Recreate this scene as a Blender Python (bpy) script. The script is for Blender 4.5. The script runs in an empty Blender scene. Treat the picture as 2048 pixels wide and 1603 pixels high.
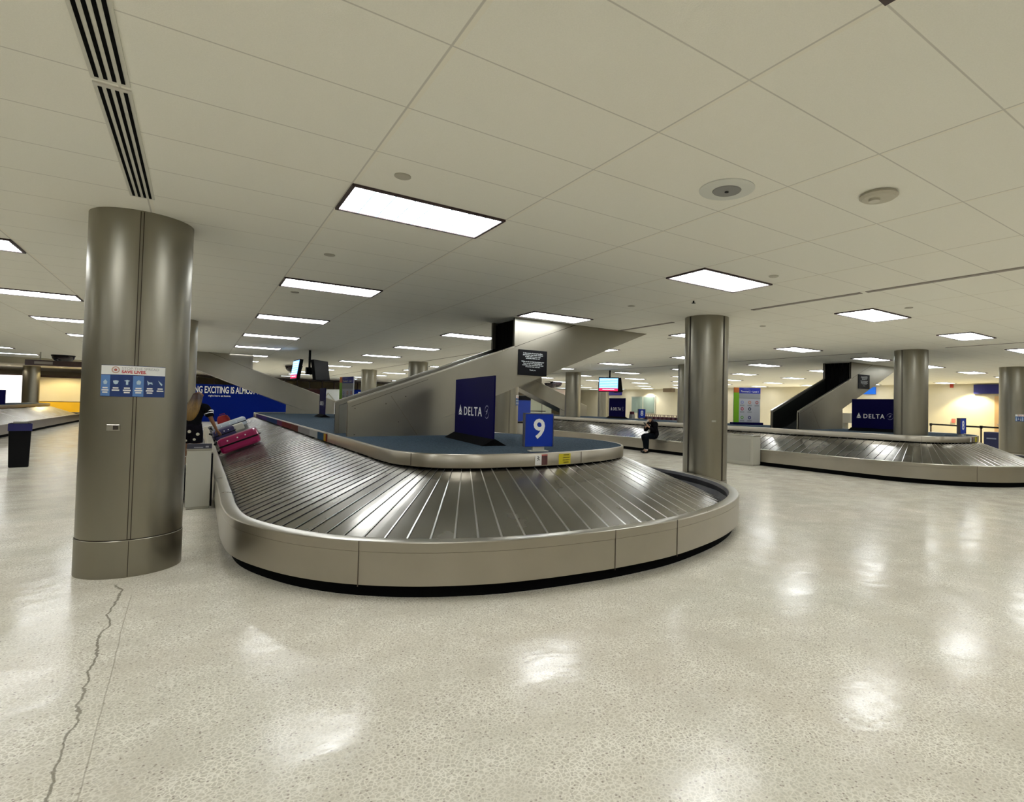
import bpy, bmesh, math, random
from mathutils import Vector, Matrix
PI = math.pi
random.seed(7)
scene = bpy.context.scene
COL = scene.collection

# ------------------------------------------------------------------ camera
HC = 1.49
yaw, pit, rol = 0.6093611, 0.0258559, 0.0224386
cy_, sy_ = math.cos(yaw), math.sin(yaw)
f0 = Vector((sy_, cy_, 0)); r0 = Vector((cy_, -sy_, 0)); u0 = Vector((0, 0, 1))
F = f0*math.cos(pit)+u0*math.sin(pit); U = -f0*math.sin(pit)+u0*math.cos(pit)
R = r0*math.cos(rol)+U*math.sin(rol); U2 = -r0*math.sin(rol)+U*math.cos(rol)
cam = bpy.data.cameras.new('camera'); cam_o = bpy.data.objects.new('camera', cam); COL.objects.link(cam_o)
cam.sensor_fit = 'HORIZONTAL'; cam.sensor_width = 36.0; cam.lens = 1082.96/2048*36
cam.shift_x = -(1151.41-1024)/2048; cam.shift_y = -(801.5-782.21)/2048
cam.clip_start = 0.05; cam.clip_end = 200
M4 = Matrix((R, U2, -F)).transposed().to_4x4(); M4.translation = Vector((0, 0, HC))
cam_o.matrix_world = M4
scene.camera = cam_o
def project(p):
    d = Vector(p)-Vector((0, 0, HC)); z = d.dot(F)
    if z <= .2: return None
    return (1151.41+1082.96*d.dot(R)/z, 782.21-1082.96*d.dot(U2)/z)

# ------------------------------------------------------------------ world, exposure
w = bpy.data.worlds.new('world'); scene.world = w; w.use_nodes = True
w.node_tree.nodes['Background'].inputs[0].default_value = (.75, .72, .62, 1)
w.node_tree.nodes['Background'].inputs[1].default_value = 0.25
scene.view_settings.view_transform = 'Standard'; scene.view_settings.look = 'None'
scene.view_settings.gamma = 1; scene.view_settings.use_curve_mapping = False
scene.view_settings.exposure = 0.38
scene.cycles.use_denoising = True; scene.cycles.use_adaptive_sampling = True; scene.cycles.adaptive_threshold = .05
scene.cycles.max_bounces = 6; scene.cycles.diffuse_bounces = 5; scene.cycles.glossy_bounces = 5
scene.cycles.sample_clamp_indirect = 6.0
LAMP = 11.5          # radiance of the ceiling light diffusers
H = 3.03            # ceiling height

# ------------------------------------------------------------------ materials
def srgb(h):
    h = h.lstrip('#'); c = [int(h[i:i+2], 16)/255 for i in (0, 2, 4)]
    return tuple((x/12.92 if x <= .04045 else ((x+.055)/1.055)**2.4) for x in c)+(1,)
MATS = {}
def mat(name, col, rough=.5, metal=0., emit=0., spec=None, nz=0., nscale=8, rvar=0., stretch=None, bump=0., bscale=60, alpha=None, coat=0.):
    if name in MATS: return MATS[name]
    m = bpy.data.materials.new(name); m.use_nodes = True; nt = m.node_tree; b = nt.nodes['Principled BSDF']
    c = srgb(col) if isinstance(col, str) else tuple(col)+(1,)
    b.inputs['Base Color'].default_value = c; b.inputs['Roughness'].default_value = rough; b.inputs['Metallic'].default_value = metal
    if spec is not None: b.inputs['Specular IOR Level'].default_value = spec
    if coat: b.inputs['Coat Weight'].default_value = coat; b.inputs['Coat Roughness'].default_value = .08
    if emit:
        b.inputs['Emission Color'].default_value = c; b.inputs['Emission Strength'].default_value = emit
    L = nt.links
    tc = nt.nodes.new('ShaderNodeTexCoord'); src = tc.outputs['Object']
    if stretch:
        mp = nt.nodes.new('ShaderNodeMapping'); mp.inputs['Scale'].default_value = stretch; L.new(src, mp.inputs[0]); src = mp.outputs[0]
    if nz or rvar:
        n = nt.nodes.new('ShaderNodeTexNoise'); n.inputs['Scale'].default_value = nscale; n.inputs['Detail'].default_value = 5; L.new(src, n.inputs['Vector'])
    if nz:
        mr = nt.nodes.new('ShaderNodeMapRange'); mr.inputs[1].default_value = .15; mr.inputs[2].default_value = .85
        mr.inputs[3].default_value = 1-nz; mr.inputs[4].default_value = 1+nz; L.new(n.outputs[0], mr.inputs[0])
        mx = nt.nodes.new('ShaderNodeVectorMath'); mx.operation = 'SCALE'; mx.inputs[0].default_value = c[:3]; L.new(mr.outputs[0], mx.inputs['Scale'])
        L.new(mx.outputs[0], b.inputs['Base Color'])
    if rvar:
        m2 = nt.nodes.new('ShaderNodeMapRange'); m2.inputs[1].default_value = .15; m2.inputs[2].default_value = .85
        m2.inputs[3].default_value = max(.02, rough-rvar); m2.inputs[4].default_value = rough+rvar; L.new(n.outputs[0], m2.inputs[0]); L.new(m2.outputs[0], b.inputs['Roughness'])
    if bump:
        n2 = nt.nodes.new('ShaderNodeTexNoise'); n2.inputs['Scale'].default_value = bscale; n2.inputs['Detail'].default_value = 4; L.new(src, n2.inputs['Vector'])
        bp = nt.nodes.new('ShaderNodeBump'); bp.inputs['Strength'].default_value = bump; bp.inputs['Distance'].default_value = .01
        L.new(n2.outputs[0], bp.inputs['Height']); L.new(bp.outputs[0], b.inputs['Normal'])
    if alpha is not None:
        b.inputs['Alpha'].default_value = alpha
    MATS[name] = m; return m

STEEL_COL = (.40, .375, .315)
steel = mat('brushed_steel', STEEL_COL, .36, 1., nz=.05, nscale=3, rvar=.04, stretch=(1, 1, .15))
steel_col = mat('column_steel', (.315, .295, .24), .36, 1., nz=.10, nscale=2.2, rvar=.05, stretch=(1, 1, .12))
steel_rim = mat('rim_steel', (.41, .38, .32), .32, 1., nz=.10, nscale=1.6, rvar=.07)
steel_cap = mat('rim_cap_steel', (.56, .54, .48), .30, 1., nz=.06, nscale=3, rvar=.05)
steel_chute = mat('chute_steel', (.36, .34, .285), .40, 1., nz=.14, nscale=1.1, rvar=.07)
plate_m = mat('belt_plate_steel', (.36, .35, .32), .25, 1., nz=.16, nscale=1.6, rvar=.08)
plate_edge = mat('belt_plate_edge', (.62, .62, .60), .30, 1.)
seam_m = mat('dark_seam', '#3a3128', .6)
black = mat('black_plastic', (.006, .006, .007), .5, spec=.1)
blackm = mat('matt_black', (.005, .005, .005), .9, spec=.05)
rubber = mat('dark_rubber', (.018, .018, .024), .42)
carpet = mat('blue_grey_carpet', (.045, .068, .092), .95, spec=.1, nz=.75, nscale=38, bump=.6, bscale=220)
navy = mat('navy_board', (.004, .003, .050), .6, spec=.06)
blue = mat('sign_blue', (.0, .030, .36), .45, spec=.3)
wallblue = mat('barricade_blue', (.0, .010, .15), .6, spec=.06)
white = mat('white_print', (.82, .82, .80), .5)
offwhite = mat('off_white_metal', (.42, .41, .35), .5)
wallm = mat('cream_wall', (.60, .55, .41), .8, nz=.03, nscale=3)
yellow = mat('yellow_wall', (.85, .52, .02), .7, nz=.1, nscale=2)
framem = mat('brown_frame', (.045, .022, .018), .5)
stick_y = mat('yellow_sticker', (.55, .46, .01), .5)
stick_r = mat('red_sticker', (.45, .10, .09), .5)
red = mat('red_fabric', (.30, .008, .008), .7, nz=.3, nscale=14)

# ceiling: tiles 4 ft x 2 ft, thin joints
def ceiling_material():
    m = bpy.data.materials.new('ceiling_tile'); m.use_nodes = True; nt = m.node_tree; L = nt.links; b = nt.nodes['Principled BSDF']
    b.inputs['Roughness'].default_value = .9
    g = nt.nodes.new('ShaderNodeTexCoord'); sp = nt.nodes.new('ShaderNodeSeparateXYZ'); L.new(g.outputs['Object'], sp.inputs[0])
    def line(out, off, per, half, soft):
        a = nt.nodes.new('ShaderNodeMath'); a.operation = 'SUBTRACT'; L.new(out, a.inputs[0]); a.inputs[1].default_value = off
        p = nt.nodes.new('ShaderNodeMath'); p.operation = 'PINGPONG'; L.new(a.outputs[0], p.inputs[0]); p.inputs[1].default_value = per/2
        r = nt.nodes.new('ShaderNodeMapRange'); r.interpolation_type = 'SMOOTHSTEP'; L.new(p.outputs[0], r.inputs[0]); r.inputs[1].default_value = half; r.inputs[2].default_value = half+soft
        r.inputs[3].default_value = 1; r.inputs[4].default_value = 0; return r.outputs[0]
    lx = line(sp.outputs[0], .85, 1.2192, .0035, .004); ly = line(sp.outputs[1], 4.04, .6096, .003, .003)
    bx = line(sp.outputs[0], .85+.014, 1.2192, .014, .002)
    mx = nt.nodes.new('ShaderNodeMath'); mx.operation = 'MAXIMUM'; L.new(lx, mx.inputs[0]); L.new(ly, mx.inputs[1])
    n = nt.nodes.new('ShaderNodeTexNoise'); n.inputs['Scale'].default_value = 160; L.new(g.outputs['Object'], n.inputs['Vector'])
    wn = nt.nodes.new('ShaderNodeTexNoise'); wn.inputs['Scale'].default_value = .7; L.new(g.outputs['Object'], wn.inputs['Vector'])
    c1 = nt.nodes.new('ShaderNodeMix'); c1.data_type = 'RGBA'; L.new(wn.outputs[0], c1.inputs[0]); c1.inputs[6].default_value = (.90, .87, .78, 1); c1.inputs[7].default_value = (.87, .87, .79, 1)
    c2 = nt.nodes.new('ShaderNodeMix'); c2.data_type = 'RGBA'; c2.blend_type = 'MULTIPLY'; c2.inputs[0].default_value = .10; L.new(c1.outputs[2], c2.inputs[6]); L.new(n.outputs[0], c2.inputs[7])
    c3 = nt.nodes.new('ShaderNodeMix'); c3.data_type = 'RGBA'; L.new(bx, c3.inputs[0]); L.new(c2.outputs[2], c3.inputs[6]); c3.inputs[7].default_value = (.84, .81, .71, 1)
    c4 = nt.nodes.new('ShaderNodeMix'); c4.data_type = 'RGBA'; L.new(mx.outputs[0], c4.inputs[0]); L.new(c3.outputs[2], c4.inputs[6]); c4.inputs[7].default_value = (.60, .58, .52, 1)
    L.new(c4.outputs[2], b.inputs['Base Color'])
    bp = nt.nodes.new('ShaderNodeBump'); bp.inputs['Strength'].default_value = .15; bp.inputs['Distance'].default_value = .004; L.new(n.outputs[0], bp.inputs['Height']); L.new(bp.outputs[0], b.inputs['Normal'])
    return m
def floor_material():
    m = bpy.data.materials.new('terrazzo_floor'); m.use_nodes = True; nt = m.node_tree; L = nt.links; b = nt.nodes['Principled BSDF']
    g = nt.nodes.new('ShaderNodeTexCoord'); co = g.outputs['Object']
    def noise(s, d=4, ro=.5):
        n = nt.nodes.new('ShaderNodeTexNoise'); n.inputs['Scale'].default_value = s; n.inputs['Detail'].default_value = d; n.inputs['Roughness'].default_value = ro; L.new(co, n.inputs['Vector']); return n.outputs[0]
    def rng(o, a, bb, c, d):
        r = nt.nodes.new('ShaderNodeMapRange'); L.new(o, r.inputs[0])
        for i, v in enumerate((a, bb, c, d)): r.inputs[i+1].default_value = v
        return r.outputs[0]
    def mixc(f, a, bcol):
        x = nt.nodes.new('ShaderNodeMix'); x.data_type = 'RGBA'
        if isinstance(f, float): x.inputs[0].default_value = f
        else: L.new(f, x.inputs[0])
        for i, v in ((6, a), (7, bcol)):
            if isinstance(v, tuple): x.inputs[i].default_value = v
            else: L.new(v, x.inputs[i])
        return x.outputs[2]
    big = rng(noise(.55, 3), .35, .65, 0, 1)
    base = mixc(big, (.57, .52, .425, 1), (.55, .53, .44, 1))
    vor = nt.nodes.new('ShaderNodeTexVoronoi'); vor.feature = 'DISTANCE_TO_EDGE'; vor.inputs['Scale'].default_value = 50; L.new(co, vor.inputs['Vector'])
    vein = rng(vor.outputs[0], .0, .16, 1, 0)
    nn = noise(70, 3, .7)
    base = mixc(rng(nn, .40, .75, 0, .6), base, (.80, .75, .63, 1))
    ve = nt.nodes.new('ShaderNodeMath'); ve.operation = 'MULTIPLY'; L.new(vein, ve.inputs[0]); L.new(rng(noise(3, 2), .3, .7, .25, .9), ve.inputs[1])
    base = mixc(ve.outputs[0], base, (.95, .92, .82, 1))
    v2 = nt.nodes.new('ShaderNodeTexVoronoi'); v2.inputs['Scale'].default_value = 48; L.new(co, v2.inputs['Vector'])
    chip = rng(v2.outputs['Distance'], .14, .30, .8, 0)
    sel = nt.nodes.new('ShaderNodeSeparateColor'); L.new(v2.outputs['Color'], sel.inputs[0])
    sm = nt.nodes.new('ShaderNodeMath'); sm.operation = 'MULTIPLY'; L.new(chip, sm.inputs[0]); L.new(rng(sel.outputs[0], .45, .62, 0, 1), sm.inputs[1])
    base = mixc(sm.outputs[0], base, (.26, .21, .17, 1))
    # long crack near the left column and a straight joint beside it
    sp = nt.nodes.new('ShaderNodeSeparateXYZ'); L.new(co, sp.inputs[0])
    def crack(x0, y0, x1, y1, amp, wd, ns):
        k = (x1-x0)/(y1-y0)
        a = nt.nodes.new('ShaderNodeMath'); a.operation = 'MULTIPLY_ADD'; L.new(sp.outputs[1], a.inputs[0]); a.inputs[1].default_value = -k; a.inputs[2].default_value = -(x0-k*y0)
        s = nt.nodes.new('ShaderNodeMath'); s.operation = 'ADD'; L.new(sp.outputs[0], s.inputs[0]); L.new(a.outputs[0], s.inputs[1])
        no = rng(noise(ns, 6, .6), 0, 1, -amp, amp)
        t = nt.nodes.new('ShaderNodeMath'); t.operation = 'ADD'; L.new(s.outputs[0], t.inputs[0]); L.new(no, t.inputs[1])
        ab = nt.nodes.new('ShaderNodeMath'); ab.operation = 'ABSOLUTE'; L.new(t.outputs[0], ab.inputs[0])
        ln = rng(ab.outputs[0], wd, wd*2.2, 1, 0)
        q = rng(sp.outputs[1], y0-.02, y0+.02, 1, 0) if y0 > y1 else rng(sp.outputs[1], y0-.02, y0+.02, 0, 1)
        mm = nt.nodes.new('ShaderNodeMath'); mm.operation = 'MULTIPLY'; L.new(ln, mm.inputs[0]); L.new(q, mm.inputs[1]); return mm.outputs[0]
    c1 = crack(CR[0][0], CR[0][1], CR[1][0], CR[1][1], .10, .0035, 2.2)
    base = mixc(rngm(nt, c1, .75), base, (.16, .14, .10, 1))
    c2 = crack(CR[2][0], CR[2][1], CR[3][0], CR[3][1], .012, .0018, 1.5)
    base = mixc(rngm(nt, c2, .5), base, (.25, .21, .15, 1))
    L.new(base, b.inputs['Base Color'])
    sc = noise(2.6, 3, .5)
    L.new(rng(sc, .2, .8, .08, .27), b.inputs['Roughness'])
    L.new(rng(noise(1.7, 6, .62), .3, .7, .06, .42), b.inputs['Specular IOR Level'])
    bp = nt.nodes.new('ShaderNodeBump'); bp.inputs['Strength'].default_value = .16; bp.inputs['Distance'].default_value = .02
    L.new(noise(5, 3, .5), bp.inputs['Height']); L.new(bp.outputs[0], b.inputs['Normal'])
    return m
def rngm(nt, o, k):
    a = nt.nodes.new('ShaderNodeMath'); a.operation = 'MULTIPLY'; nt.links.new(o, a.inputs[0]); a.inputs[1].default_value = k; return a.outputs[0]
def unproj(px, py, z=0.):
    d = F+R*((px-1151.41)/1082.96)-U2*((py-782.21)/1082.96); k = (z-HC)/d.z; return (d.x*k, d.y*k)
CR = [unproj(240, 1168), unproj(95, 1590), unproj(262, 1190), unproj(200, 1430)]

# ------------------------------------------------------------------ helpers
def link(name, me, parent=None, m=None, smooth=False):
    o = bpy.data.objects.new(name, me); COL.objects.link(o)
    if m is not None and not me.materials:
        for x in (m if isinstance(m, (list, tuple)) else [m]): me.materials.append(x)
    if parent is not None: o.parent = parent
    if smooth:
        for p in me.polygons: p.use_smooth = True
    return o
def tag(o, label, cat, group=None, kind=None):
    if label: o['label'] = label
    if cat: o['category'] = cat
    if group: o['group'] = group
    if kind: o['kind'] = kind
    return o
def thing(name, label, cat, loc=(0, 0, 0), rz=0, group=None):
    o = bpy.data.objects.new(name, None); COL.objects.link(o); o.location = loc; o.rotation_euler = (0, 0, rz); o.empty_display_size = .1
    return tag(o, label, cat, group)
class MB:
    def __init__(s): s.v = []; s.f = []; s.mi = []
    def add(s, vs, fs, mi=0):
        n = len(s.v); s.v += [tuple(x) for x in vs]; s.f += [tuple(i+n for i in f) for f in fs]; s.mi += [mi]*len(fs); return s
    def box(s, c, d, M=None, mi=0):
        x, y, z = c; a, b, h = d[0]/2, d[1]/2, d[2]/2
        vs = [Vector((x+i*a, y+j*b, z+k*h)) for k in (-1, 1) for j in (-1, 1) for i in (-1, 1)]
        if M is not None: vs = [M @ v for v in vs]
        return s.add(vs, [(0, 2, 3, 1), (4, 5, 7, 6), (0, 1, 5, 4), (2, 6, 7, 3), (0, 4, 6, 2), (1, 3, 7, 5)], mi)
    def cyl(s, c, r, h, n=24, r2=None, axis='z', mi=0, cap=True):
        r2 = r if r2 is None else r2; vs = []
        for k, rr in ((0, r), (1, r2)):
            for i in range(n):
                a = 2*PI*i/n; p = (rr*math.cos(a), rr*math.sin(a), k*h)
                if axis == 'x': p = (p[2], p[0], p[1])
                if axis == 'y': p = (p[0], p[2], p[1])
                vs.append((c[0]+p[0], c[1]+p[1], c[2]+p[2]))
        fs = [(i, (i+1) % n, n+(i+1) % n, n+i) for i in range(n)]
        if cap: fs += [tuple(range(n-1, -1, -1)), tuple(range(n, 2*n))]
        return s.add(vs, fs, mi)
    def lathe(s, c, prof, n=48, a0=0, a1=2*PI, mi=0):
        full = abs(a1-a0-2*PI) < 1e-6; m = n if full else n+1; vs = []
        for r, z in prof:
            for i in range(m):
                a = a0+(a1-a0)*i/n; vs.append((c[0]+r*math.cos(a), c[1]+r*math.sin(a), c[2]+z))
        fs = []
        for k in range(len(prof)-1):
            for i in range(n):
                j = (i+1) % m if full else i+1
                fs.append((k*m+i, k*m+j, (k+1)*m+j, (k+1)*m+i))
        return s.add(vs, fs, mi)
    def prism(s, poly, thick, fn, mi=0):
        # poly 2D points, fn(u, v, t) -> 3D
        n = len(poly); vs = [fn(u, v, 0) for u, v in poly]+[fn(u, v, thick) for u, v in poly]
        return s.add(vs, [tuple(range(n)), tuple(range(2*n-1, n-1, -1))]+[(i, i+n, (i+1) % n+n, (i+1) % n) for i in range(n)], mi)
    def tube(s, pts, r, n=10, mi=0):
        pts = [Vector(p) for p in pts]; rings = []
        for i, p in enumerate(pts):
            d = (pts[min(i+1, len(pts)-1)]-pts[max(i-1, 0)]).normalized()
            a = d.cross(Vector((0, 0, 1)) if abs(d.z) < .9 else Vector((1, 0, 0))).normalized(); b = d.cross(a)
            rr = r[i] if isinstance(r, (list, tuple)) else r
            rings.append([p+a*rr*math.cos(2*PI*k/n)+b*rr*math.sin(2*PI*k/n) for k in range(n)])
        vs = [v for g in rings for v in g]; fs = []
        for i in range(len(pts)-1):
            for k in range(n): fs.append((i*n+k, i*n+(k+1) % n, (i+1)*n+(k+1) % n, (i+1)*n+k))
        fs += [tuple(range(n-1, -1, -1)), tuple(range((len(pts)-1)*n, len(pts)*n))]
        return s.add(vs, fs, mi)
    def build(s, name, m, parent=None, smooth=False, bevel=0., fix=True):
        me = bpy.data.meshes.new(name); me.from_pydata(s.v, [], s.f)
        ms = m if isinstance(m, (list, tuple)) else [m]
        for x in ms: me.materials.append(x)
        for p, i in zip(me.polygons, s.mi): p.material_index = i
        if fix:
            bm = bmesh.new(); bm.from_mesh(me); bmesh.ops.recalc_face_normals(bm, faces=bm.faces)
            bm.to_mesh(me); bm.free()
        o = link(name, me, parent)
        if smooth:
            for p in me.polygons: p.use_smooth = True
            md = o.modifiers.new('edge', 'EDGE_SPLIT'); md.split_angle = math.radians(35)
        if bevel:
            md = o.modifiers.new('bevel', 'BEVEL'); md.width = bevel; md.segments = 2; md.limit_method = 'ANGLE'
        return o
def struct(name, mb, m, **k):
    o = mb.build(name, m, **k); o['kind'] = 'structure'; return o
DG = lambda: bpy.context.evaluated_depsgraph_get()
FONT = {}
def text_mesh(s, size, bold=.0, align='CENTER', extrude=.001, spacing=1., xs=1., valign='CENTER', line=1.):
    key = (s, size, bold, align, extrude, spacing, xs, valign, line)
    if key in FONT: return FONT[key]
    c = bpy.data.curves.new('t', 'FONT'); c.body = s; c.size = size; c.align_x = align; c.align_y = valign; c.extrude = extrude; c.offset = bold; c.space_character = spacing; c.resolution_u = 3; c.space_line = line
    o = bpy.data.objects.new('t', c); COL.objects.link(o); bpy.context.view_layer.update()
    me = bpy.data.meshes.new_from_object(o.evaluated_get(DG())); bpy.data.objects.remove(o); bpy.data.curves.remove(c)
    if xs != 1.: me.transform(Matrix.Diagonal((xs, 1, 1, 1)))
    FONT[key] = me; return me
def plane_M(origin, xdir, normal):
    x = Vector(xdir).normalized(); n = Vector(normal).normalized(); y = n.cross(x).normalized()
    m = Matrix((x, y, n)).transposed().to_4x4(); m.translation = Vector(origin); return m
def lettering(s, size, M, m, parent, name='lettering', **k):
    me = text_mesh(s, size, **k).copy(); me.transform(M); me.materials.clear(); me.materials.append(m)
    o = link(name, me, parent); return o
def children(o): return [c for c in bpy.data.objects if c.parent == o]
def copy_tree(o, parent=None):
    c = o.copy(); COL.objects.link(c); c.parent = parent
    for ch in children(o): copy_tree(ch, c)
    return c

# ------------------------------------------------------------------ shell
floorm = floor_material(); ceilm = ceiling_material()
struct('floor', MB().box((10, 20, -.05), (70, 70, .1)), floorm)
struct('ceiling', MB().box((10, 20, H+.05), (70, 70, .1)), ceilm)
struct('wall_left', MB().box((-14.1, 20, H/2), (.2, 68, H)), wallm)
struct('wall_back', MB().box((9, -9.1, H/2), (46, .2, H)), wallm)
# far wall: openings above a low wall (mullioned strip)
FY = 45.
struct('wall_far', MB().box((6.2, FY+.1, 1.13), (20.0, .2, 2.26)).box((-12, FY+.1, H/2), (4, .2, H)), mat('dark_red_wall', (.06, .012, .014), .7))
struct('wall_end', MB().box((9, FY+7.1, H/2), (50, .2, H)), wallm)
tr = MB()
tr.box((12, FY, 2.92), (32, .12, .07)).box((6.2, FY, 2.30), (20, .12, .05))
for i in range(17): tr.box((-3.6+i*.86+.2, FY, 2.6), (.06, .1, .62))
for i in range(8): tr.box((17+i*1.3, FY, 2.6), (.09, .1, .62))
struct('trim_1', tr, framem)
# left bright corner
struct('wall_corner', MB().box((-7.0, FY-.1, 1.75), (3.9, .1, 1.45)), mat('pale_wall', (.75, .68, .50), .8))
struct('trim_2', MB().box((-7.0, FY-.12, .5), (3.9, .12, .98)), yellow)
struct('trim_3', MB().box((-7.6, FY-.14, 2.52), (5.5, .12, .12)), framem)
struct('trim_4', MB().box((-8.4, 33, 2.9), (9, .3, .26)), wallm)
# bright window at far left
wn = MB().box((-9.0, FY-.3, 1.7), (1.1, .06, 1.62)); struct('window_2', wn, mat('daylit_window', (1, .97, .93), .4, emit=1.4))
struct('wall_right', MB().box((32.1, 20, H/2), (.2, 66, H)), wallm)

# window on the right wall
struct('window_1', MB().box((31.97, 35.45, 1.66), (.06, 3.1, 1.50)), mat('window_frame', (.40, .40, .34), .5))
for yy in (36.2, 34.7):
    o = MB().box((31.925, yy, 1.66), (.03, 1.34, 1.36)).build('pane', mat('frosted_pane', (.20, .26, .23), .4)); o.parent = bpy.data.objects['window_1']; 
struct('door_1', MB().box((31.96, 9.5, 1.2), (.08, .95, 2.4)), mat('tan_door', (.46, .30, .15), .5))
o = MB().box((31.90, 9.80, 1.02), (.05, .12, .05)).build('door_handle', steel_cap, bpy.data.objects['door_1'])
dn = MB().box((26.2, FY-.05, 1.15), (4.6, .05, 2.3)); struct('door_2', dn, mat('pale_glass_door', (.62, .66, .55), .25))
for xx in (24, 25.7, 27.4): MB().box((xx, FY-.1, 1.15), (.09, .06, 2.3)).build('door_frame', offwhite, bpy.data.objects['door_2'])
MB().box((26, FY-.12, 2.2), (2.4, .06, .16)).build('header_sign', mat('pale_blue', (.12, .25, .5), .5), bpy.data.objects['door_2'])
MB().box((26.4, FY-.12, .85), (2.8, .06, .06)).build('push_bar', black, bpy.data.objects['door_2'])

# ------------------------------------------------------------------ ceiling lights (12 ft grid)
diff_m = bpy.data.materials.new('light_diffuser'); diff_m.use_nodes = True
def diffuser_material(m):
    nt = m.node_tree; L = nt.links; b = nt.nodes['Principled BSDF']; b.inputs['Base Color'].default_value = (.6, .6, .6, 1)
    g = nt.nodes.new('ShaderNodeTexCoord'); sp = nt.nodes.new('ShaderNodeSeparateXYZ'); L.new(g.outputs['Object'], sp.inputs[0])
    # three lamp tubes along the length: brighter bands across the width
    a = nt.nodes.new('ShaderNodeMath'); a.operation = 'PINGPONG'; L.new(sp.outputs[1], a.inputs[0]); a.inputs[1].default_value = .09
    r = nt.nodes.new('ShaderNodeMapRange'); L.new(a.outputs[0], r.inputs[0]); r.inputs[1].default_value = 0; r.inputs[2].default_value = .09; r.inputs[3].default_value = 1.15; r.inputs[4].default_value = .8
    mu = nt.nodes.new('ShaderNodeMath'); mu.operation = 'MULTIPLY'; L.new(r.outputs[0], mu.inputs[0]); mu.inputs[1].default_value = LAMP
    b.inputs['Emission Color'].default_value = (.96, .975, .98, 1); L.new(mu.outputs[0], b.inputs['Emission Strength'])
diffuser_material(diff_m)
frame_l = mat('light_frame', (.05, .028, .03), .5)
louv = mat('light_louver', (.62, .78, .88), .5, emit=.8)
def light_proto():
    root = thing('ceiling_light', None, 'ceiling light')
    W, D = 1.17, .56
    MB().box((0, 0, -.004), (W, D, .008)).build('diffuser', diff_m, root)
    fr = MB()
    for s in (-1, 1):
        fr.box((0, s*(D/2+.011), -.007), (W+.044, .022, .018)); fr.box((s*(W/2+.011), 0, -.007), (.022, D, .018))
    fr.build('frame', frame_l, root)
    lv = MB()
    for i in range(1, 8): lv.box((-W/2+W*i/8, 0, -.010), (.011, D, .006))
    for j in (1, 2): lv.box((0, -D/2+D*j/3, -.010), (W, .011, .006))
    lv.build('louver', louv, root)
    return root
lp = light_proto(); first = True
ORD = ['first', 'second', 'third', 'fourth', 'fifth', 'sixth', 'seventh', 'eighth', 'ninth', 'tenth', 'eleventh', 'twelfth', 'thirteenth', 'fourteenth', 'fifteenth', 'sixteenth']
LINE = {-6: 'at the far left edge', -3: 'left of the near pillar', 0: 'over the near carousel left end', 3: 'over the nose of the near carousel', 6: 'left of the middle pillar', 9: 'between the middle and right pillars',
        12: 'over the right-hand carousel', 15: 'just beyond the right pillar', 18: 'second out beyond the right pillar', 21: 'third out beyond the right pillar', 24: 'along the right-hand wall'}
for b in range(-9, 27, 3):
    seen = 0
    for k in range(-3, 11):
        X = .85+1.2192*b+.61; Y = 4.04+3.6576*k+.305
        if X > 31.3: continue
        q = project((X, Y, H)); vis = q is not None and -40 < q[0] < 2088 and 0 < q[1] < 1603
        if not vis and (Y > 20 or X < -8 or X > 24 or k < -2): continue
        c = lp if first else copy_tree(lp); first = False
        c.location = (X, Y, H-.001)
        if vis and b in LINE:
            c['label'] = 'ceiling light, %s from front in the line %s' % (ORD[seen], LINE[b]); seen += 1
            c['group'] = 'ceiling lights in the 12-foot grid'
        else:
            c['label'] = 'lit recessed ceiling light outside the photographed area'; c['group'] = 'ceiling lights behind and beside the photographer'
# warm lamps: downlight by the right-hand door, wall wash, yellow corner
def area(name, loc, size, power, col, rot=(0, 0, 0), sy=None):
    l = bpy.data.lights.new(name, 'AREA'); l.energy = power; l.color = col; l.size = size
    if sy: l.shape = 'RECTANGLE'; l.size_y = sy
    o = bpy.data.objects.new(name, l); COL.objects.link(o); o.location = loc; o.rotation_euler = rot; return o
def downlight(label, loc, power, col, spread=1.9):
    t = thing('downlight', label, 'downlight', loc)
    MB().lathe((0, 0, 0), [(.10, 0), (.10, -.012), (.075, -.014), (.07, -.004)], 24).build('trim_ring', white, t)
    MB().cyl((0, 0, -.006), .07, .004, 20).build('lens', mat('warm_lens_'+str(len(MATS)), col, .4, emit=12), t)
    l = bpy.data.lights.new('downlight_bulb', 'SPOT'); l.energy = power; l.color = col; l.spot_size = spread; l.spot_blend = .35; l.shadow_soft_size = .06
    o = bpy.data.objects.new('downlight_bulb', l); COL.objects.link(o); o.parent = t; o.location = (0, 0, -.03)
    return t
downlight('warm round downlight in the ceiling above the lit wall by the right-hand door', (31.3, 10.9, H), 400, (1, .86, .50), 2.0)
downlight('warm round downlight washing the right wall behind the far ramp', (31.4, 19.5, H), 500, (1, .95, .8), 2.4)
downlight('round downlight above the two-pane window on the right wall', (31.3, 34.6, H), 160, (1, .96, .82), 2.4)
downlight('warm round downlight over the yellow wall at the far left', (-6.6, 43.2, H), 230, (1, .80, .40), 2.6)
downlight('round downlight at the far wall left of the yellow wall', (-8.6, 42.5, H), 70, (1, .92, .75), 2.6)

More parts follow.
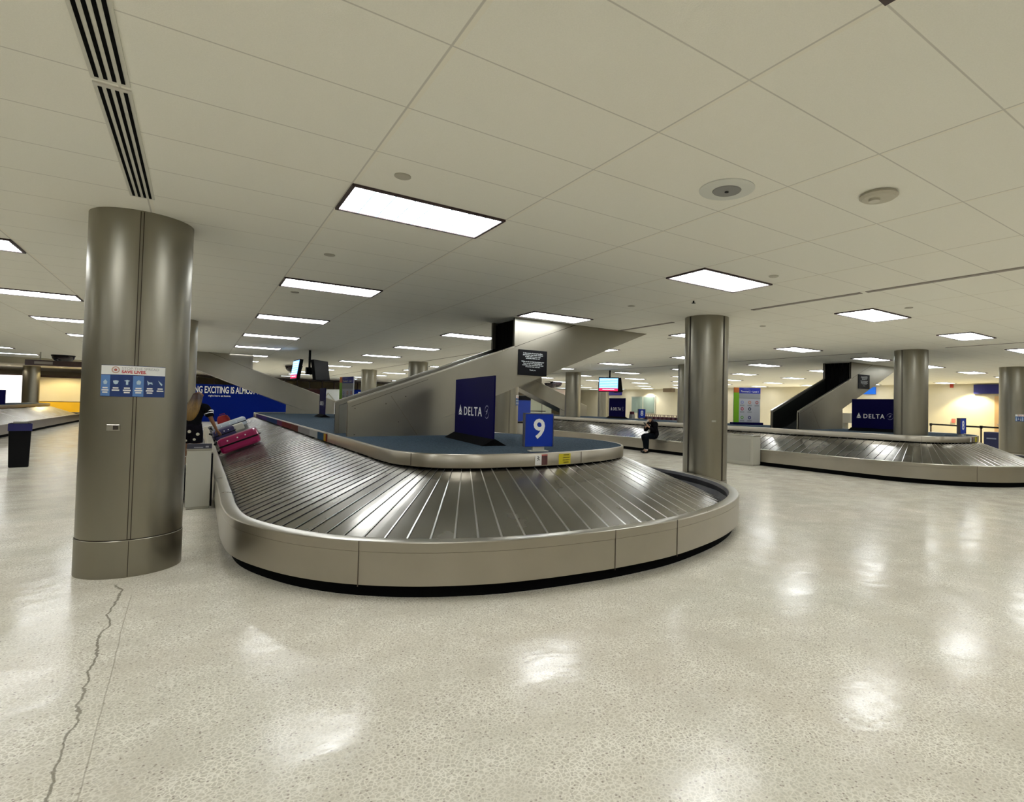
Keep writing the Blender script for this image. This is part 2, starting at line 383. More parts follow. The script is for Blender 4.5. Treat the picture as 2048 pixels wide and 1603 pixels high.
# ------------------------------------------------------------------ air slots, ceiling fittings
def slot_vent(label, x, y0, y1, wd, n, name='air_vent'):
    t = thing(name, label, 'ceiling vent', (x, y0, H))
    Ln = y1-y0
    MB().box((0, Ln/2, -.004), (wd, Ln, .008)).build('vent_frame', mat('vent_white', (.62, .61, .54), .6), t)
    sl = wd/(n*2+1)
    for i in range(n):
        cx = -wd/2+sl*(1.5+2*i)
        MB().box((cx, Ln/2, -.0095), (sl*.95, Ln-.06, .004)).build('slot', blackm, t)
    return t
slot_vent('white ceiling vent with four black slots, the piece ending at the near left pillar', -.40, 3.52, 5.36, .15, 4)
slot_vent('white ceiling vent with four black slots, running off the top left of the photo', -.40, 1.62, 3.48, .15, 4)
tm = mat('slot_trim', (.30, .27, .24), .7)
def slot_line(label, x, y0, y1, wd=.05):
    o = MB().box((x, (y0+y1)/2, H-.004), (wd, y1-y0, .008)).build('slot_diffuser', tm); tag(o, label, 'ceiling vent')
slot_line('long dark ceiling slot running from the top right towards the middle pillar', 7.0, 1.0, 3.55, .075)
slot_line('dark ceiling slot, the second length before the middle pillar', 7.0, 3.62, 5.3, .075)
slot_line('dark ceiling slot just behind the middle pillar', 7.0, 7.0, 8.9, .07)
slot_line('thin dark ceiling joint running on to the far wall in line with the middle pillar', 7.0, 10.5, 38, .03)
slot_line('thin dark ceiling slot leading to the right pillar', 14.25, 1.0, 5.4, .03)
slot_line('thin dark ceiling slot beyond the right pillar', 14.25, 7.2, 30, .03)
wcap = mat('fitting_white', (.66, .67, .62), .5)
t = thing('ceiling_speaker', 'round white ceiling speaker with a grey mesh centre', 'ceiling speaker', (3.0, 2.5, H))
MB().lathe((0, 0, 0), [(.19, 0), (.19, -.006), (.175, -.012), (.10, -.012)], 40).build('ring', wcap, t, smooth=True)
MB().lathe((0, 0, 0), [(.10, -.010), (.095, -.016), (.001, -.018)], 32).build('grille', mat('grille_grey', (.25, .25, .24), .6), t, smooth=True)
MB().cyl((0, 0, -.022), .014, .006, 12).build('centre_cap', black, t)
t = thing('smoke_detector', 'round beige smoke detector to the right of the ceiling speaker', 'smoke detector', (3.9, 1.9, H))
MB().lathe((0, 0, 0), [(.115, 0), (.125, -.02), (.105, -.035), (.001, -.037)], 36).build('base_plate', mat('detector_beige', (.52, .49, .40), .6), t, smooth=True)
MB().lathe((-.02, .02, 0), [(.038, -.035), (.036, -.052), (.001, -.054)], 20).build('sensor', mat('detector_beige2', (.6, .57, .48), .5), t, smooth=True)
dsc = mat('cover_disc', (.45, .43, .36), .6)
for (x, y), lb in (((1.1, 3.7), 'plain round cover disc above the nearest ceiling light'), ((1.1, 6.2), 'round cover disc between the first and second left ceiling lights'), ((1.1, 8.7), 'round cover disc just beyond the second left ceiling light'),
                   ((5.4, 3.8), 'round cover disc right of the light before the middle pillar'), ((5.4, 6.3), 'round cover disc above the near ramp tip'), ((8.5, 3.7), 'small round ceiling disc above the light near the right pillar'),
                   ((8.5, 6.2), 'round cover disc right behind the middle pillar'), ((8.6, 8.7), 'small disc by the light behind the middle pillar'), ((-3.3, 9.3), 'dark flat disc in the ceiling left of the near pillar'), ((-3.6, 13.2), 'second flat disc in the ceiling left of the near pillar')):
    o = MB().lathe((x, y, H), [(.055, 0), (.055, -.006), (.048, -.010), (.001, -.010)], 24).build('cover_disc', dsc, smooth=True); tag(o, lb, 'sprinkler cover', 'sprinkler covers in the ceiling')
t = thing('sprinkler_head', 'small dark sprinkler head on the ceiling above the middle pillar', 'sprinkler', (5.8, 5.4, H))
MB().cyl((0, 0, -.03), .012, .03, 10).cyl((0, 0, -.036), .03, .005, 12).build('deflector', black, t)
def dome(label, loc, r=.32, g=None):
    t = thing('dome_camera', label, 'camera dome', loc, group=g)
    MB().lathe((0, 0, 0), [(r, 0), (r*1.02, -.03), (r*.98, -.05)], 32).build('collar', black, t, smooth=True)
    MB().lathe((0, 0, -.05), [(r*.95*math.cos(a), -r*.75*math.sin(a)) for a in [i*PI/16 for i in range(9)]], 32).build('dome', mat('smoked_dome', (.02, .012, .014), .12), t, smooth=True)
dome('black half-dome camera above the hanging sign bar at left', (-4.45, 29.5, H), .36)
dome('black half-dome camera left of the hanging monitors', (3.55, 27.5, H-.04), .36)
dome('black half-dome camera, left one of the pair past the near ramp', (19.3, 30.6, H-.1), .42)
dome('black half-dome camera, right one of the pair past the near ramp', (19.75, 30.6, H), .42)
t = thing('hanging_sign_bar', 'long narrow dark sign bar hanging from the ceiling at far left', 'hanging sign', (-4.3, 28, 0))
MB().box((0, 0, 2.63), (1.9, .12, .2)).build('bar', framem, t); MB().box((-.45, -.065, 2.63), (.5, .01, .1)).build('panel', mat('bar_panel', (.25, .22, .18), .5), t)
for s in (-.55, .65): MB().cyl((s, 0, 2.73), .02, .3, 8).build('hanger', offwhite, t)

# ------------------------------------------------------------------ columns
CR_ = .365
def column(label, x, y, seams=(), poster=False, full=True, latch=False, sticker=None):
    t = thing('column', label, 'column', (x, y, 0))
    MB().lathe((0, 0, 0), [(CR_+.004, 0), (CR_+.004, .298), (CR_+.001, .302)], 72).build('base_ring', steel_col, t, smooth=True)
    MB().lathe((0, 0, 0), [(CR_-.004, .300), (CR_-.004, .312)], 72).build('base_joint', seam_m, t)
    MB().lathe((0, 0, 0), [(CR_, .310), (CR_, H+.01)], 96).build('shaft', steel_col, t, smooth=True)
    toc = math.atan2(-y, -x)
    for dlt in seams:
        a = toc+math.radians(dlt); M = Matrix.Rotation(a, 4, 'Z')
        s = MB(); s.box((CR_+.002, -.011, H/2+.15), (.008, .006, H-.32), M); s.box((CR_+.002, .011, H/2+.15), (.008, .006, H-.32), M)
        s.build('seam', seam_m, t); MB().box((CR_+.003, 0, .15), (.008, .005, .29), M).build('seam', seam_m, t)
    if poster:
        a0, a1, z0, z1 = poster; n = 24; r = CR_+.006
        def strip(b0, b1, c0, c1, rr, m, nm):
            mb = MB(); mb.lathe((0, 0, 0), [(rr, c0), (rr, c1)], n, toc+math.radians(b0), toc+math.radians(b1)); return mb.build(nm, m, par, smooth=False)
        par = thing('distancing_sign', 'white and blue notice with pictograms wrapped round the '+poster_where[label], 'notice', (x, y, 0)); 
        backm = mat('notice_navy', (.01, .035, .16), .45)
        zc = z0+(z1-z0)*.70
        strip(a0, a1, z0, z1, r, backm, 'backing'); strip(a0+.3, a1-.3, zc, z1-.004, r+.002, white, 'title_band')
        W_ = (a1-a0)/6
        for i in (0, 3): strip(a0+W_*i+(.3 if i == 0 else 0), a0+W_*(i+1)-.5, z0+.004, zc-.006, r+.002, mat('notice_lightblue', (.10, .22, .50), .45), 'light_panel')
        for i in range(6):
            am = a0+W_*(i+.5); ic = mat('notice_icon', (.45, .58, .68), .5)
            zi = z0+(zc-z0)*.66; hh = .016
            if i == 0: shp = [(-1.3, 0), (0, 1.2), (1.3, 0), (.8, -1.2), (-.8, -1.2)]
            elif i == 1: shp = [(-1.6, .6), (0, .9), (1.6, .6), (1.1, -.8), (0, -1.2), (-1.1, -.8)]
            elif i == 2: shp = [(-.6, -1.3), (-.6, .4), (-1.6, .7), (0, 1.3), (1.6, .7), (.6, .4), (.6, -1.3)]
            elif i == 3: shp = [(-1, -1), (-1.2, .4), (0, 1.3), (1.3, .5), (.9, -1.1)]
            elif i == 4: shp = [(-1.6, 1.2), (-1.0, -1.3), (0, -.4), (1.6, -.9), (1.2, .3), (-.4, .3)]
            else: shp = [(-1.4, 1.4), (-.4, .7), (1.2, -.5), (1.0, -1.4), (-.2, -.6)]
            mb = MB(); vs = []
            for u, v in shp:
                aa = toc+math.radians(am+u*1.9*(1)); vs.append(((r+.004)*math.cos(aa), (r+.004)*math.sin(aa), zi+v*hh*1.0))
            mb.add(vs, [tuple(range(len(vs)))]); mb.build('pictogram', ic, par)
            for q in range(2 if i in (1, 5) else 3):
                strip(am-W_*(.26 if q != 1 else .34), am+W_*(.26 if q != 1 else .34), z0+(zc-z0)*(.36-.10*q), z0+(zc-z0)*(.42-.10*q), r+.004, white, 'caption_line')
        # title text wrapped round the column
        def wrap(s, size, z, ac, m, **k):
            me = text_mesh(s, size, align='LEFT', extrude=.0006, **k).copy()
            for v in me.vertices:
                aa = toc+math.radians(ac)+v.co.x/(r+.003); rr = r+.003+v.co.z; zz = z+v.co.y
                v.co = (rr*math.cos(aa), rr*math.sin(aa), zz)
            me.materials.clear(); me.materials.append(m); link('lettering', me, par)
        wrap('STOP THE SPREAD', .030, zc+.050, a0+(a1-a0)*.33, mat('grey_print', (.42, .42, .42), .5)); wrap('SAVE LIVES.', .032, zc+.022, a0+(a1-a0)*.33, mat('red_print', (.50, .05, .06), .5), bold=.0012)
        am = toc+math.radians(a0+(a1-a0)*.24); zz = zc+.038
        for ro, ri, mm in ((.028, .020, mat('seal_ring', (.55, .35, .28), .5)), (.011, .0, mat('seal_red', (.40, .10, .08), .5))):
            mb = MB(); vs = []
            for rr in (ro, max(ri, .0005)):
                for i in range(24):
                    an = 2*PI*i/24; ao = am+rr*math.cos(an)/(r+.004); vs.append(((r+.004)*math.cos(ao), (r+.004)*math.sin(ao), zz+rr*math.sin(an)))
            mb.add(vs, [(i, (i+1) % 24, 24+(i+1) % 24, 24+i) for i in range(24)]); mb.build('seal', mm, par)
    if latch:
        M = Matrix.Rotation(toc+math.radians(latch), 4, 'Z')
        MB().box((CR_+.004, 0, 1.225), (.012, .09, .05), M).build('latch_plate', steel_cap, t, bevel=.003); MB().box((CR_+.014, .02, 1.225), (.02, .03, .034), M).build('latch', seam_m, t, bevel=.003)
    if sticker:
        M = Matrix.Rotation(toc+math.radians(sticker[0]), 4, 'Z')
        MB().box((CR_+.002, 0, sticker[1]), (.004, .07, .03), M).build('tape_mark', offwhite, t)
    return t
# angles: positive = to the right in the picture
poster_where = {}
L1 = 'large brushed steel column at left, nearest the camera'
poster_where[L1] = 'near left column'
column(L1, -.44, 6.12, seams=(-1.5,), poster=(-38, 30, 1.478, 1.735), latch=-22)
column('steel column in the middle, behind the nose of the near carousel', 7.1, 6.3, seams=(-47, 50), sticker=(22, 1.28))
column('steel column rising out of the right-hand carousel deck', 14.45, 6.23, seams=(-30,))
column('steel column hidden just behind the near left column', -.40, 13.5)
L2 = 'steel column behind the airline board, seen under the near ramp'
poster_where[L2] = 'column seen under the near ramp'
column(L2, 7.03, 13.5, seams=(20,), poster=(52, 86, 1.45, 1.74))
column('distant steel column, right one of the two above the near ramp', 7.0, 20.75)
column('distant steel column, left one of the two above the near ramp', 7.0, 28.1)
column('steel column behind the far carousel, left of its hanging monitors', 14.4, 20.85)
column('thin distant steel column right of the monitors, half hidden by the middle column', 14.4, 13.6)
column('small steel column at the far wall left of the hanging monitor pair', 22.3, 28.7)
L3 = 'steel column at the right edge of the photo'
poster_where[L3] = 'column at the right edge'
column(L3, 21.5, 6.22, poster=(8, 60, 1.30, 1.52))
column('distant column at the far left in front of the bright window', -7.78, 43.0)

# ------------------------------------------------------------------ carousels
CP = [(.23, 23.4), (.23, 21), (.23, 18), (.23, 15), (.23, 12), (.23, 9.5), (.23, 8), (.23, 7), (.23, 6.35), (.29, 5.65), (.47, 5.12), (.70, 4.69), (1.0, 4.33), (1.41, 4.02), (1.92, 3.79), (2.3, 3.70), (2.66, 3.65), (3.0, 3.62),
      (3.65, 3.64), (4.15, 3.74), (4.73, 3.92), (5.24, 4.16), (5.6, 4.40), (5.93, 4.72), (6.24, 5.15), (6.5, 5.70), (6.67, 6.35), (6.71, 7.05), (6.62, 7.75), (6.42, 8.4), (6.16, 9.05), (5.93, 9.8), (5.80, 10.7), (5.77, 12), (5.77, 14), (5.77, 17),
      (5.77, 20), (5.77, 22.6), (5.62, 24.0), (5.1, 25.2), (4.2, 25.9), (3.0, 26.15), (1.8, 25.9), (.9, 25.2), (.38, 24.3)]
def smooth_path(cp, step=.06):
    n = len(cp); pts = []
    for i in range(n):
        p0, p1, p2, p3 = [Vector(cp[(i+j) % n]) for j in (-1, 0, 1, 2)]
        # centripetal-like Catmull-Rom with chord parametrisation
        t0 = 0; t1 = t0+(p1-p0).length**.5; t2 = t1+(p2-p1).length**.5; t3 = t2+(p3-p2).length**.5
        m = max(2, int((p2-p1).length/step))
        for k in range(m):
            t = t1+(t2-t1)*k/m
            A1 = p0*((t1-t)/(t1-t0))+p1*((t-t0)/(t1-t0)); A2 = p1*((t2-t)/(t2-t1))+p2*((t-t1)/(t2-t1)); A3 = p2*((t3-t)/(t3-t2))+p3*((t-t2)/(t3-t2))
            B1 = A1*((t2-t)/(t2-t0))+A2*((t-t0)/(t2-t0)); B2 = A2*((t3-t)/(t3-t1))+A3*((t-t1)/(t3-t1))
            pts.append(B1*((t2-t)/(t2-t1))+B2*((t-t1)/(t2-t1)))
    # resample evenly
    L = [0]
    for i in range(len(pts)): L.append(L[-1]+(pts[(i+1) % len(pts)]-pts[i]).length)
    tot = L[-1]; N = int(tot/step); out = []; j = 0
    for i in range(N):
        s = tot*i/N
        while L[j+1] < s: j += 1
        a, b = pts[j % len(pts)], pts[(j+1) % len(pts)]; out.append(a.lerp(b, (s-L[j])/max(1e-9, L[j+1]-L[j])))
    return out
def normals(P, win=6):
    N = len(P); nn = []
    for i in range(N):
        t = (P[(i+win) % N]-P[(i-win) % N]).normalized(); nn.append(Vector((-t.y, t.x)))
    return nn
def sweep(P, NN, prof, closed_prof=False, step=1):
    idx = list(range(0, len(P), step)); n = len(idx); m = len(prof); vs = []
    for i in idx:
        for d, z in prof:
            q = P[i]+NN[i]*d; vs.append((q.x, q.y, z))
    fs = []; mm = m if closed_prof else m-1
    for a in range(n):
        b = (a+1) % n
        for k in range(mm):
            k2 = (k+1) % m; fs.append((a*m+k, b*m+k, b*m+k2, a*m+k2))
    return vs, fs
def seg_sweep(P, NN, i0, i1, prof):
    vs = []; m = len(prof)
    for i in range(i0, i1+1):
        for d, z in prof:
            q = P[i % len(P)]+NN[i % len(P)]*d; vs.append((q.x, q.y, z))
    fs = [(a*m+k, (a+1)*m+k, (a+1)*m+k+1, a*m+k+1) for a in range(i1-i0) for k in range(m-1)]
    return vs, fs
DD = 1.50; DZ = .95
def nearest(P, p): return min(range(len(P)), key=lambda i: (P[i]-Vector(p)).length)
def carousel(label, cp, loc, seams=(), stickers=True, pw=.235, win=6):
    t = thing('baggage_carousel', label, 'baggage carousel', loc, group='baggage carousels')
    P = smooth_path(cp); NN = normals(P, win); N = len(P)
    # soften normals for deep offsets so the inner ring never folds
    MB().add(*sweep(P, NN, [(.07, 0), (.07, .115)], step=2)).build('kick_base', blackm, t, fix=False)
    MB().add(*sweep(P, NN, [(.03, .102), (0, .104), (0, .352), (.003, .354), (.003, .356), (-.002, .358), (-.002, .424), (.004, .43)])).build('rim_panel', steel_rim, t, smooth=True, fix=False)
    MB().add(*sweep(P, NN, [(.004, .43), (.01, .433), (.115, .433), (.122, .428)])).build('rim_cap', steel_cap, t, smooth=True, fix=False)
    # rubber skirt inside the rim, wavy
    vs = []; K = 7
    for i in range(N):
        wv = .012*math.sin(i*.06*2*PI/.62)
        for k in range(K):
            z = .428-.24*k/(K-1); d = .122+.018*math.sin(k/(K-1)*PI*3)+wv*(k/(K-1)); q = P[i]+NN[i]*d; vs.append((q.x, q.y, z))
    fs = [(i*K+k, ((i+1) % N)*K+k, ((i+1) % N)*K+k+1, i*K+k+1) for i in range(N) for k in range(K-1)]
    MB().add(vs, fs).build('rubber_skirt', rubber, t, smooth=True, fix=False)
    # overlapping sloping plates
    vs = []; fs = []; KR = 6; per = N*.06; npl = int(per/pw); SUB = 3; PU = (0., .45, .90, .985); PL = (0., .0015, .003, .006)
    for j in range(npl):
        base = len(vs)
        for s in range(SUB+1):
            u = (j+PU[s])/npl*N; i0 = int(u) % N; fr = u-int(u); i1 = (i0+1) % N
            p = P[i0].lerp(P[i1], fr); nn = NN[i0].lerp(NN[i1], fr)
            lift = PL[s]
            for k in range(KR+1):
                r = k/KR; d = .15+(DD+.03-.15)*r; z = .24+(.80-.24)*r+.006*math.sin(r*PI)+lift*(1 if r < .99 else .6)
                q = p+nn*d; vs.append((q.x, q.y, z))
        for s in range(SUB):
            for k in range(KR):
                a = base+s*(KR+1)+k; b2 = a+KR+1; fs.append((a, b2, b2+1, a+1))
        # raised trailing lip
        b = base+SUB*(KR+1); nb = len(vs); i0 = int((j+1.0)/npl*N) % N
        for k in range(KR+1):
            d = .15+(DD+.03-.15)*k/KR; q = P[i0]+NN[i0]*d; vs.append((q.x, q.y, vs[b+k][2]-.009))
        for k in range(KR): fs.append((b+k, nb+k, nb+k+1, b+k+1))
    pb = MB().add(vs, fs); per_pl = KR*(SUB+1)
    for q in range(len(fs)):
        if q % per_pl >= KR*(SUB-1): pb.mi[q] = 1 if q % per_pl < KR*SUB else 2
    pb.build('plate_belt', [plate_m, plate_edge, mat('plate_gap', (.12, .12, .11), .4, 1.)], t, fix=False)
    # deck
    MB().add(*sweep(P, NN, [(DD+.02, .812), (DD, .815), (DD, DZ-.004), (DD+.006, DZ+.006), (DD+.03, DZ+.008), (DD+.034, DZ)], step=2)).build('deck_skirt', steel_rim, t, smooth=True, fix=False)
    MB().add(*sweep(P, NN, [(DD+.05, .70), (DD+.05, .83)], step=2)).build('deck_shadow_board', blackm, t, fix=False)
    ring = [P[i]+NN[i]*(DD+.02) for i in range(0, N, 3)]
    me = bpy.data.meshes.new('deck_carpet'); bm = bmesh.new(); bv = [bm.verts.new((q.x, q.y, DZ+.002)) for q in ring]; f = bm.faces.new(bv); f.normal_update()
    bmesh.ops.triangulate(bm, faces=[f]); bm.to_mesh(me); bm.free(); link('deck_carpet', me, t, carpet)
    for p in seams:
        i = nearest(P, p); q = P[i]; nn = NN[i]; tg = Vector((-nn.y, nn.x)); M = Matrix(((tg.x, nn.x, 0, q.x), (tg.y, nn.y, 0, q.y), (0, 0, 1, 0), (0, 0, 0, 1)))
        MB().box((0, -.002, .26), (.005, .006, .34), M).build('rim_seam', mat('soft_seam', (.10, .08, .06), .6), t)
    for p in ((1.9, 5.7), (3.72, 5.13)):
        i = min(range(N), key=lambda i: ((P[i]+NN[i]*DD)-Vector(p)).length); q = P[i]+NN[i]*DD; nn = NN[i]; tg = Vector((-nn.y, nn.x)); M = Matrix(((tg.x, nn.x, 0, q.x), (tg.y, nn.y, 0, q.y), (0, 0, 1, 0), (0, 0, 0, 1)))
        if stickers: MB().box((0, -.001, .885), (.004, .004, .13), M).build('skirt_seam', seam_m, t)
    if stickers:
        def patch(p0, p1, z0, z1, m, nm, off=.003):
            i0 = min(range(N), key=lambda i: ((P[i]+NN[i]*DD)-Vector(p0)).length); i1 = min(range(N), key=lambda i: ((P[i]+NN[i]*DD)-Vector(p1)).length)
            vs, fs = seg_sweep(P, NN, min(i0, i1), max(i0, i1), [(DD-off, z0), (DD-off, z1)]); return MB().add(vs, fs).build(nm, m, t, fix=False)
        pt = STICK
        patch(pt[0], pt[1], .825, .935, white, 'warning_sticker'); patch(pt[1], pt[2], .825, .925, mat('sticker_dark', (.09, .03, .03), .5), 'warning_sticker'); patch(pt[1], pt[2], .925, .940, stick_r, 'warning_sticker')
        patch(pt[3], pt[4], .822, .940, stick_y, 'warning_sticker')
        # small running figure, lines of print on the stickers
        def onskirt(p, sc, text, m, z, **k):
            i = min(range(N), key=lambda i: ((P[i]+NN[i]*DD)-Vector(p)).length); nn = NN[i]; q = P[i]+nn*(DD-.0045); 
            lettering(text, sc, plane_M((q.x, q.y, z), (-nn.y*-1, nn.x*-1, 0) if False else (nn.y, -nn.x, 0), (-nn.x, -nn.y, 0)), m, t, 'sticker_print', extrude=.0005, **k)
        mid = lambda a, b: ((a[0]+b[0])/2, (a[1]+b[1])/2)
        onskirt(mid(pt[0], pt[1]), .022, '\u2014 \u2014', mat('black_print', (.01, .01, .01), .5), .840)
        onskirt(mid(pt[3], pt[4]), .018, 'CAUTION', mat('black_print', (.01, .01, .01), .5), .925)
        onskirt(mid(pt[3], pt[4]), .016, 'CONVEYOR MAY', mat('black_print', (.01, .01, .01), .5), .895, xs=.8)
        onskirt(mid(pt[3], pt[4]), .016, 'START WITHOUT', mat('black_print', (.01, .01, .01), .5), .868, xs=.8)
        onskirt(mid(pt[3], pt[4]), .016, 'WARNING', mat('black_print', (.01, .01, .01), .5), .842)
        i = min(range(N), key=lambda i: ((P[i]+NN[i]*DD)-Vector(mid(pt[0], pt[1]))).length); nn = NN[i]; q = P[i]+nn*(DD-.005)
        M = plane_M((q.x, q.y, .890), (nn.y, -nn.x, 0), (-nn.x, -nn.y, 0)); fg = MB(); bp = mat('black_print', (.01, .01, .01), .5)
        for a, b_ in (((-.004, .020), (.004, .0)), ((.004, .0), (-.012, -.016)), ((.004, 0), (.018, -.012)), ((-.002, .014), (-.018, .004)), ((0, .014), (.016, .018))):
            A = Vector((a[0], a[1], 0)); B = Vector((b_[0], b_[1], 0)); dd = (B-A).normalized(); s = Vector((-dd.y, dd.x, 0))*.003
            fg.add([M @ (A+s), M @ (A-s), M @ (B-s), M @ (B+s)], [(0, 1, 2, 3)])
        fg.add([M @ Vector((-.006+.006*math.cos(a*PI/4), .028+.006*math.sin(a*PI/4), 0)) for a in range(8)], [tuple(range(8))]); fg.build('pictogram', bp, t)
    return t, P, NN
STICK = [unproj(1098, 925, .88), unproj(1112, 925, .88), unproj(1126, 924, .88), unproj(1146, 922, .88), unproj(1170, 920, .88)]
car9, PP, NP = carousel('large steel carousel in the foreground with a blue number 9 sign', CP, (0, 0, 0), seams=[unproj(713, 1083, .43), unproj(1233, 1060, .43), unproj(1357, 1040, .43)])
# coloured advert strip along the left side of the near deck skirt
ads = [((-1), 8.0, 8.35, (.10, .012, .02)), (0, 8.35, 8.55, (.30, .17, .01)), (0, 8.58, 9.6, (.12, .012, .01)), (0, 9.6, 10.2, (.02, .05, .09)), (0, 10.2, 11.0, (.28, .28, .27)), (0, 11.0, 12.4, (.20, .19, .19)), (0, 12.4, 13.4, (.09, .025, .015)), (0, 13.4, 15.0, (.10, .01, .01)), (0, 15.0, 16.0, (.08, .01, .05)), (0, 16.0, 18.5, (.005, .02, .08)), (0, 18.5, 22.5, (.03, .01, .10))]
for j, (_, a, b, c) in enumerate(ads):
    if a < 9.45: 
        a = max(a, 9.45)
        if b <= a: continue
    MB().box((.23+DD-.008, (a+b)/2, .88), (.014, b-a, .118)).build('advert_strip', mat('advert_%d' % j, c, .8, spec=.08), car9)
MB().box((.23+DD-.010, 9.55, .88), (.016, .16, .118)).build('advert_strip', mat('advert_gold', (.30, .17, .01), .8, spec=.08), car9)
SX, SY = 12.1, .1
car8 = copy_tree(car9); car8.location = (SX, SY, 0); car8['label'] = 'steel carousel at right behind the column, with number 8 signs on its deck'
for c in children(car8):
    if c.name.startswith('advert_strip'): bpy.data.objects.remove(c)
# third carousel, far left
CP3 = [(-9.6, 41.8), (-9.6, 38), (-9.6, 32), (-9.6, 26), (-9.4, 22.5), (-8.6, 21.3), (-7.4, 20.9), (-6.2, 21.3), (-5.4, 22.5), (-5.2, 26), (-5.2, 32), (-5.2, 38), (-5.2, 41.3), (-5.45, 42.6), (-6.3, 43.5), (-7.4, 43.8), (-8.5, 43.5), (-9.3, 42.7)]
carousel('distant grey carousel at the far left edge before the yellow wall', CP3, (0, 0, 0), stickers=False)

# ------------------------------------------------------------------ chutes
def chute(label, loc, mirror=False, lit_mouth=False):
    t = thing('baggage_ramp', label, 'baggage ramp', loc)
    s = -1 if mirror else 1; Wd = .92
    fn = lambda y0: (lambda u, v, q: (s*u, y0+q, v))
    zr0, xr0, xh, zh, xt = .62, 0., 2.75, 1.70, 4.05   # rail height over mouth, header x, header z, rail meets ceiling
    top = H-DZ-.001
    side = [(0, -.10), (.80, 0), (5.98, top), (xh, top), (xh, zh-.14), (0, .50)]
    side = [(0, -.10), (.70, -.02), (5.90, top), (xh, top), (xh, 1.545), (0, .50)]
    MB().prism(side, .035, fn(0)).build('side_panel', steel_chute, t); MB().prism(side, .035, fn(Wd-.035)).build('side_panel', steel_chute, t)
    # rail caps
    for y0 in (-.012, Wd-.047):
        mb = MB(); mb.prism([(0, .50), (xh, 1.545), (xh, 1.57), (0, .525)], .06, fn(y0)); mb.build('cap_rail', steel_cap, t)
    # thin seam continuing the rail line up to the ceiling
    mb = MB(); mb.prism([(xh, 1.545), (4.05, top-.0), (4.08, top), (xh, 1.555)], .004, fn(-.003)); mb.build('panel_seam', seam_m, t)
    mb = MB(); mb.prism([(0, -.10), (.05, -.09), (.05, .50), (0, .48)], .07, fn(-.004)); mb.build('mouth_post', steel_chute, t)
    mb = MB(); mb.prism([(0, -.10), (.05, -.09), (.05, .50), (0, .48)], .05, fn(Wd-.05)); mb.build('mouth_post', steel_chute, t)
    # conveyor bed, dark
    mb = MB(); mb.prism([(.02, -.085), (.75, .05), (5.4, 1.93), (5.4, 1.90), (.75, .03), (.02, -.098)], Wd-.07, fn(.035)); mb.build('conveyor_bed', mat('conveyor_black', (.010, .011, .011), .4), t)
    mb = MB(); mb.prism([(-.04, -.115), (.10, -.075), (.10, -.10), (-.04, -.14)], Wd-.22, fn(.11)); mb.build('discharge_lip', steel_cap, t)
    # inner linings, the shade inside the ramp put into their dark colour
    ins = [(.06, -.04), (.8, .04), (5.4, top-.12), (xh+.02, top-.04), (xh+.02, 1.52), (.06, .46)]
    mb = MB(); mb.prism(ins, .004, fn(.036)); mb.prism(ins, .004, fn(Wd-.040)); mb.build('side_lining', mat('lining_shaded', (.10, .105, .095), .35, 1.), t)
    if lit_mouth: MB().prism([(.06, -.04), (.8, .04), (1.1, .15), (1.1, .84), (.06, .45)], .004, fn(Wd-.045)).build('side_lining', mat('lining_lit', (.20, .195, .165), .5, .3), t)  # paler plate over the lining: light at the mouth put into its colour
    # header frame and flap curtain
    mb = MB(); mb.prism([(xh, 1.57), (xh+.06, 1.58), (xh+.06, top), (xh, top)], .055, fn(-.004)); mb.build('header_post', steel, t); mb = MB(); mb.prism([(xh, 1.57), (xh+.06, 1.58), (xh+.06, top), (xh, top)], .055, fn(Wd-.05)); mb.build('header_post', steel, t)
    mb = MB()
    for k in range(6): mb.prism([(xh+.10, .95), (xh+.105, .95), (xh+.105, top-.01), (xh+.10, top-.01)], .128, fn(.052+k*.137))
    mb.build('flap_curtain', blackm, t)
    # support panel under the ramp
    se = 1.65 if mirror else 2.3
    MB().prism([(.72, 0), (se, 0), (se, (se-.7)*.4038-.035), (.72, -.005)], .03, fn(.014)).build('support_panel', steel_chute, t)
    MB().prism([(.75, .025), (5.86, top), (5.88, top), (.75, .015)], Wd-.02, fn(.01)).build('under_pan', steel_chute, t)
    # bolts on the access panel by the mouth
    if not mirror:
        for u, v in ((.10, .42), (.55, .50), (.75, .22), (.10, .03), (.85, .62)): MB().cyl((s*u, -.004, v), .008, .008, 8, axis='y').build('bolt', seam_m, t)
        MB().prism([(.04, .44), (1.2, .90), (1.2, .905), (.04, .446)], .003, fn(-.003)).build('panel_joint', seam_m, t)
        MB().prism([(.62, .62), (.63, .62), (1.05, .02), (1.04, .02)], .002, fn(-.002)).build('panel_joint', mat('soft_joint', (.20, .18, .14), .5), t)
    return t
c1 = chute('near steel baggage ramp climbing right to the ceiling over the number 9 deck', (1.83, 8.50, DZ), lit_mouth=True)
c2 = chute('baggage ramp at the back of the near carousel, climbing left to the ceiling', (4.33, 22.4, DZ), mirror=True)
c3 = chute('steel baggage ramp on the right-hand carousel with its dark mouth open to the left', (1.76+SX, 8.88, DZ))
c4 = chute('baggage ramp at the back of the right-hand carousel, climbing left', (4.33+SX, 22.5, DZ), mirror=True)
def plaque(label, x, y, z, w_, h_, txt):
    t = thing('notice_plaque', label, 'notice', (x, y, z))
    MB().box((0, 0, 0), (w_, .012, h_)).build('plate', black, t, bevel=.004)
    lettering(txt, h_*.066, plane_M((0, -.007, h_*.40), (1, 0, 0), (0, -1, 0)), mat('plaque_print', (.50, .53, .53), .5), t, align='CENTER', valign='TOP', extrude=.0004, bold=.0006)
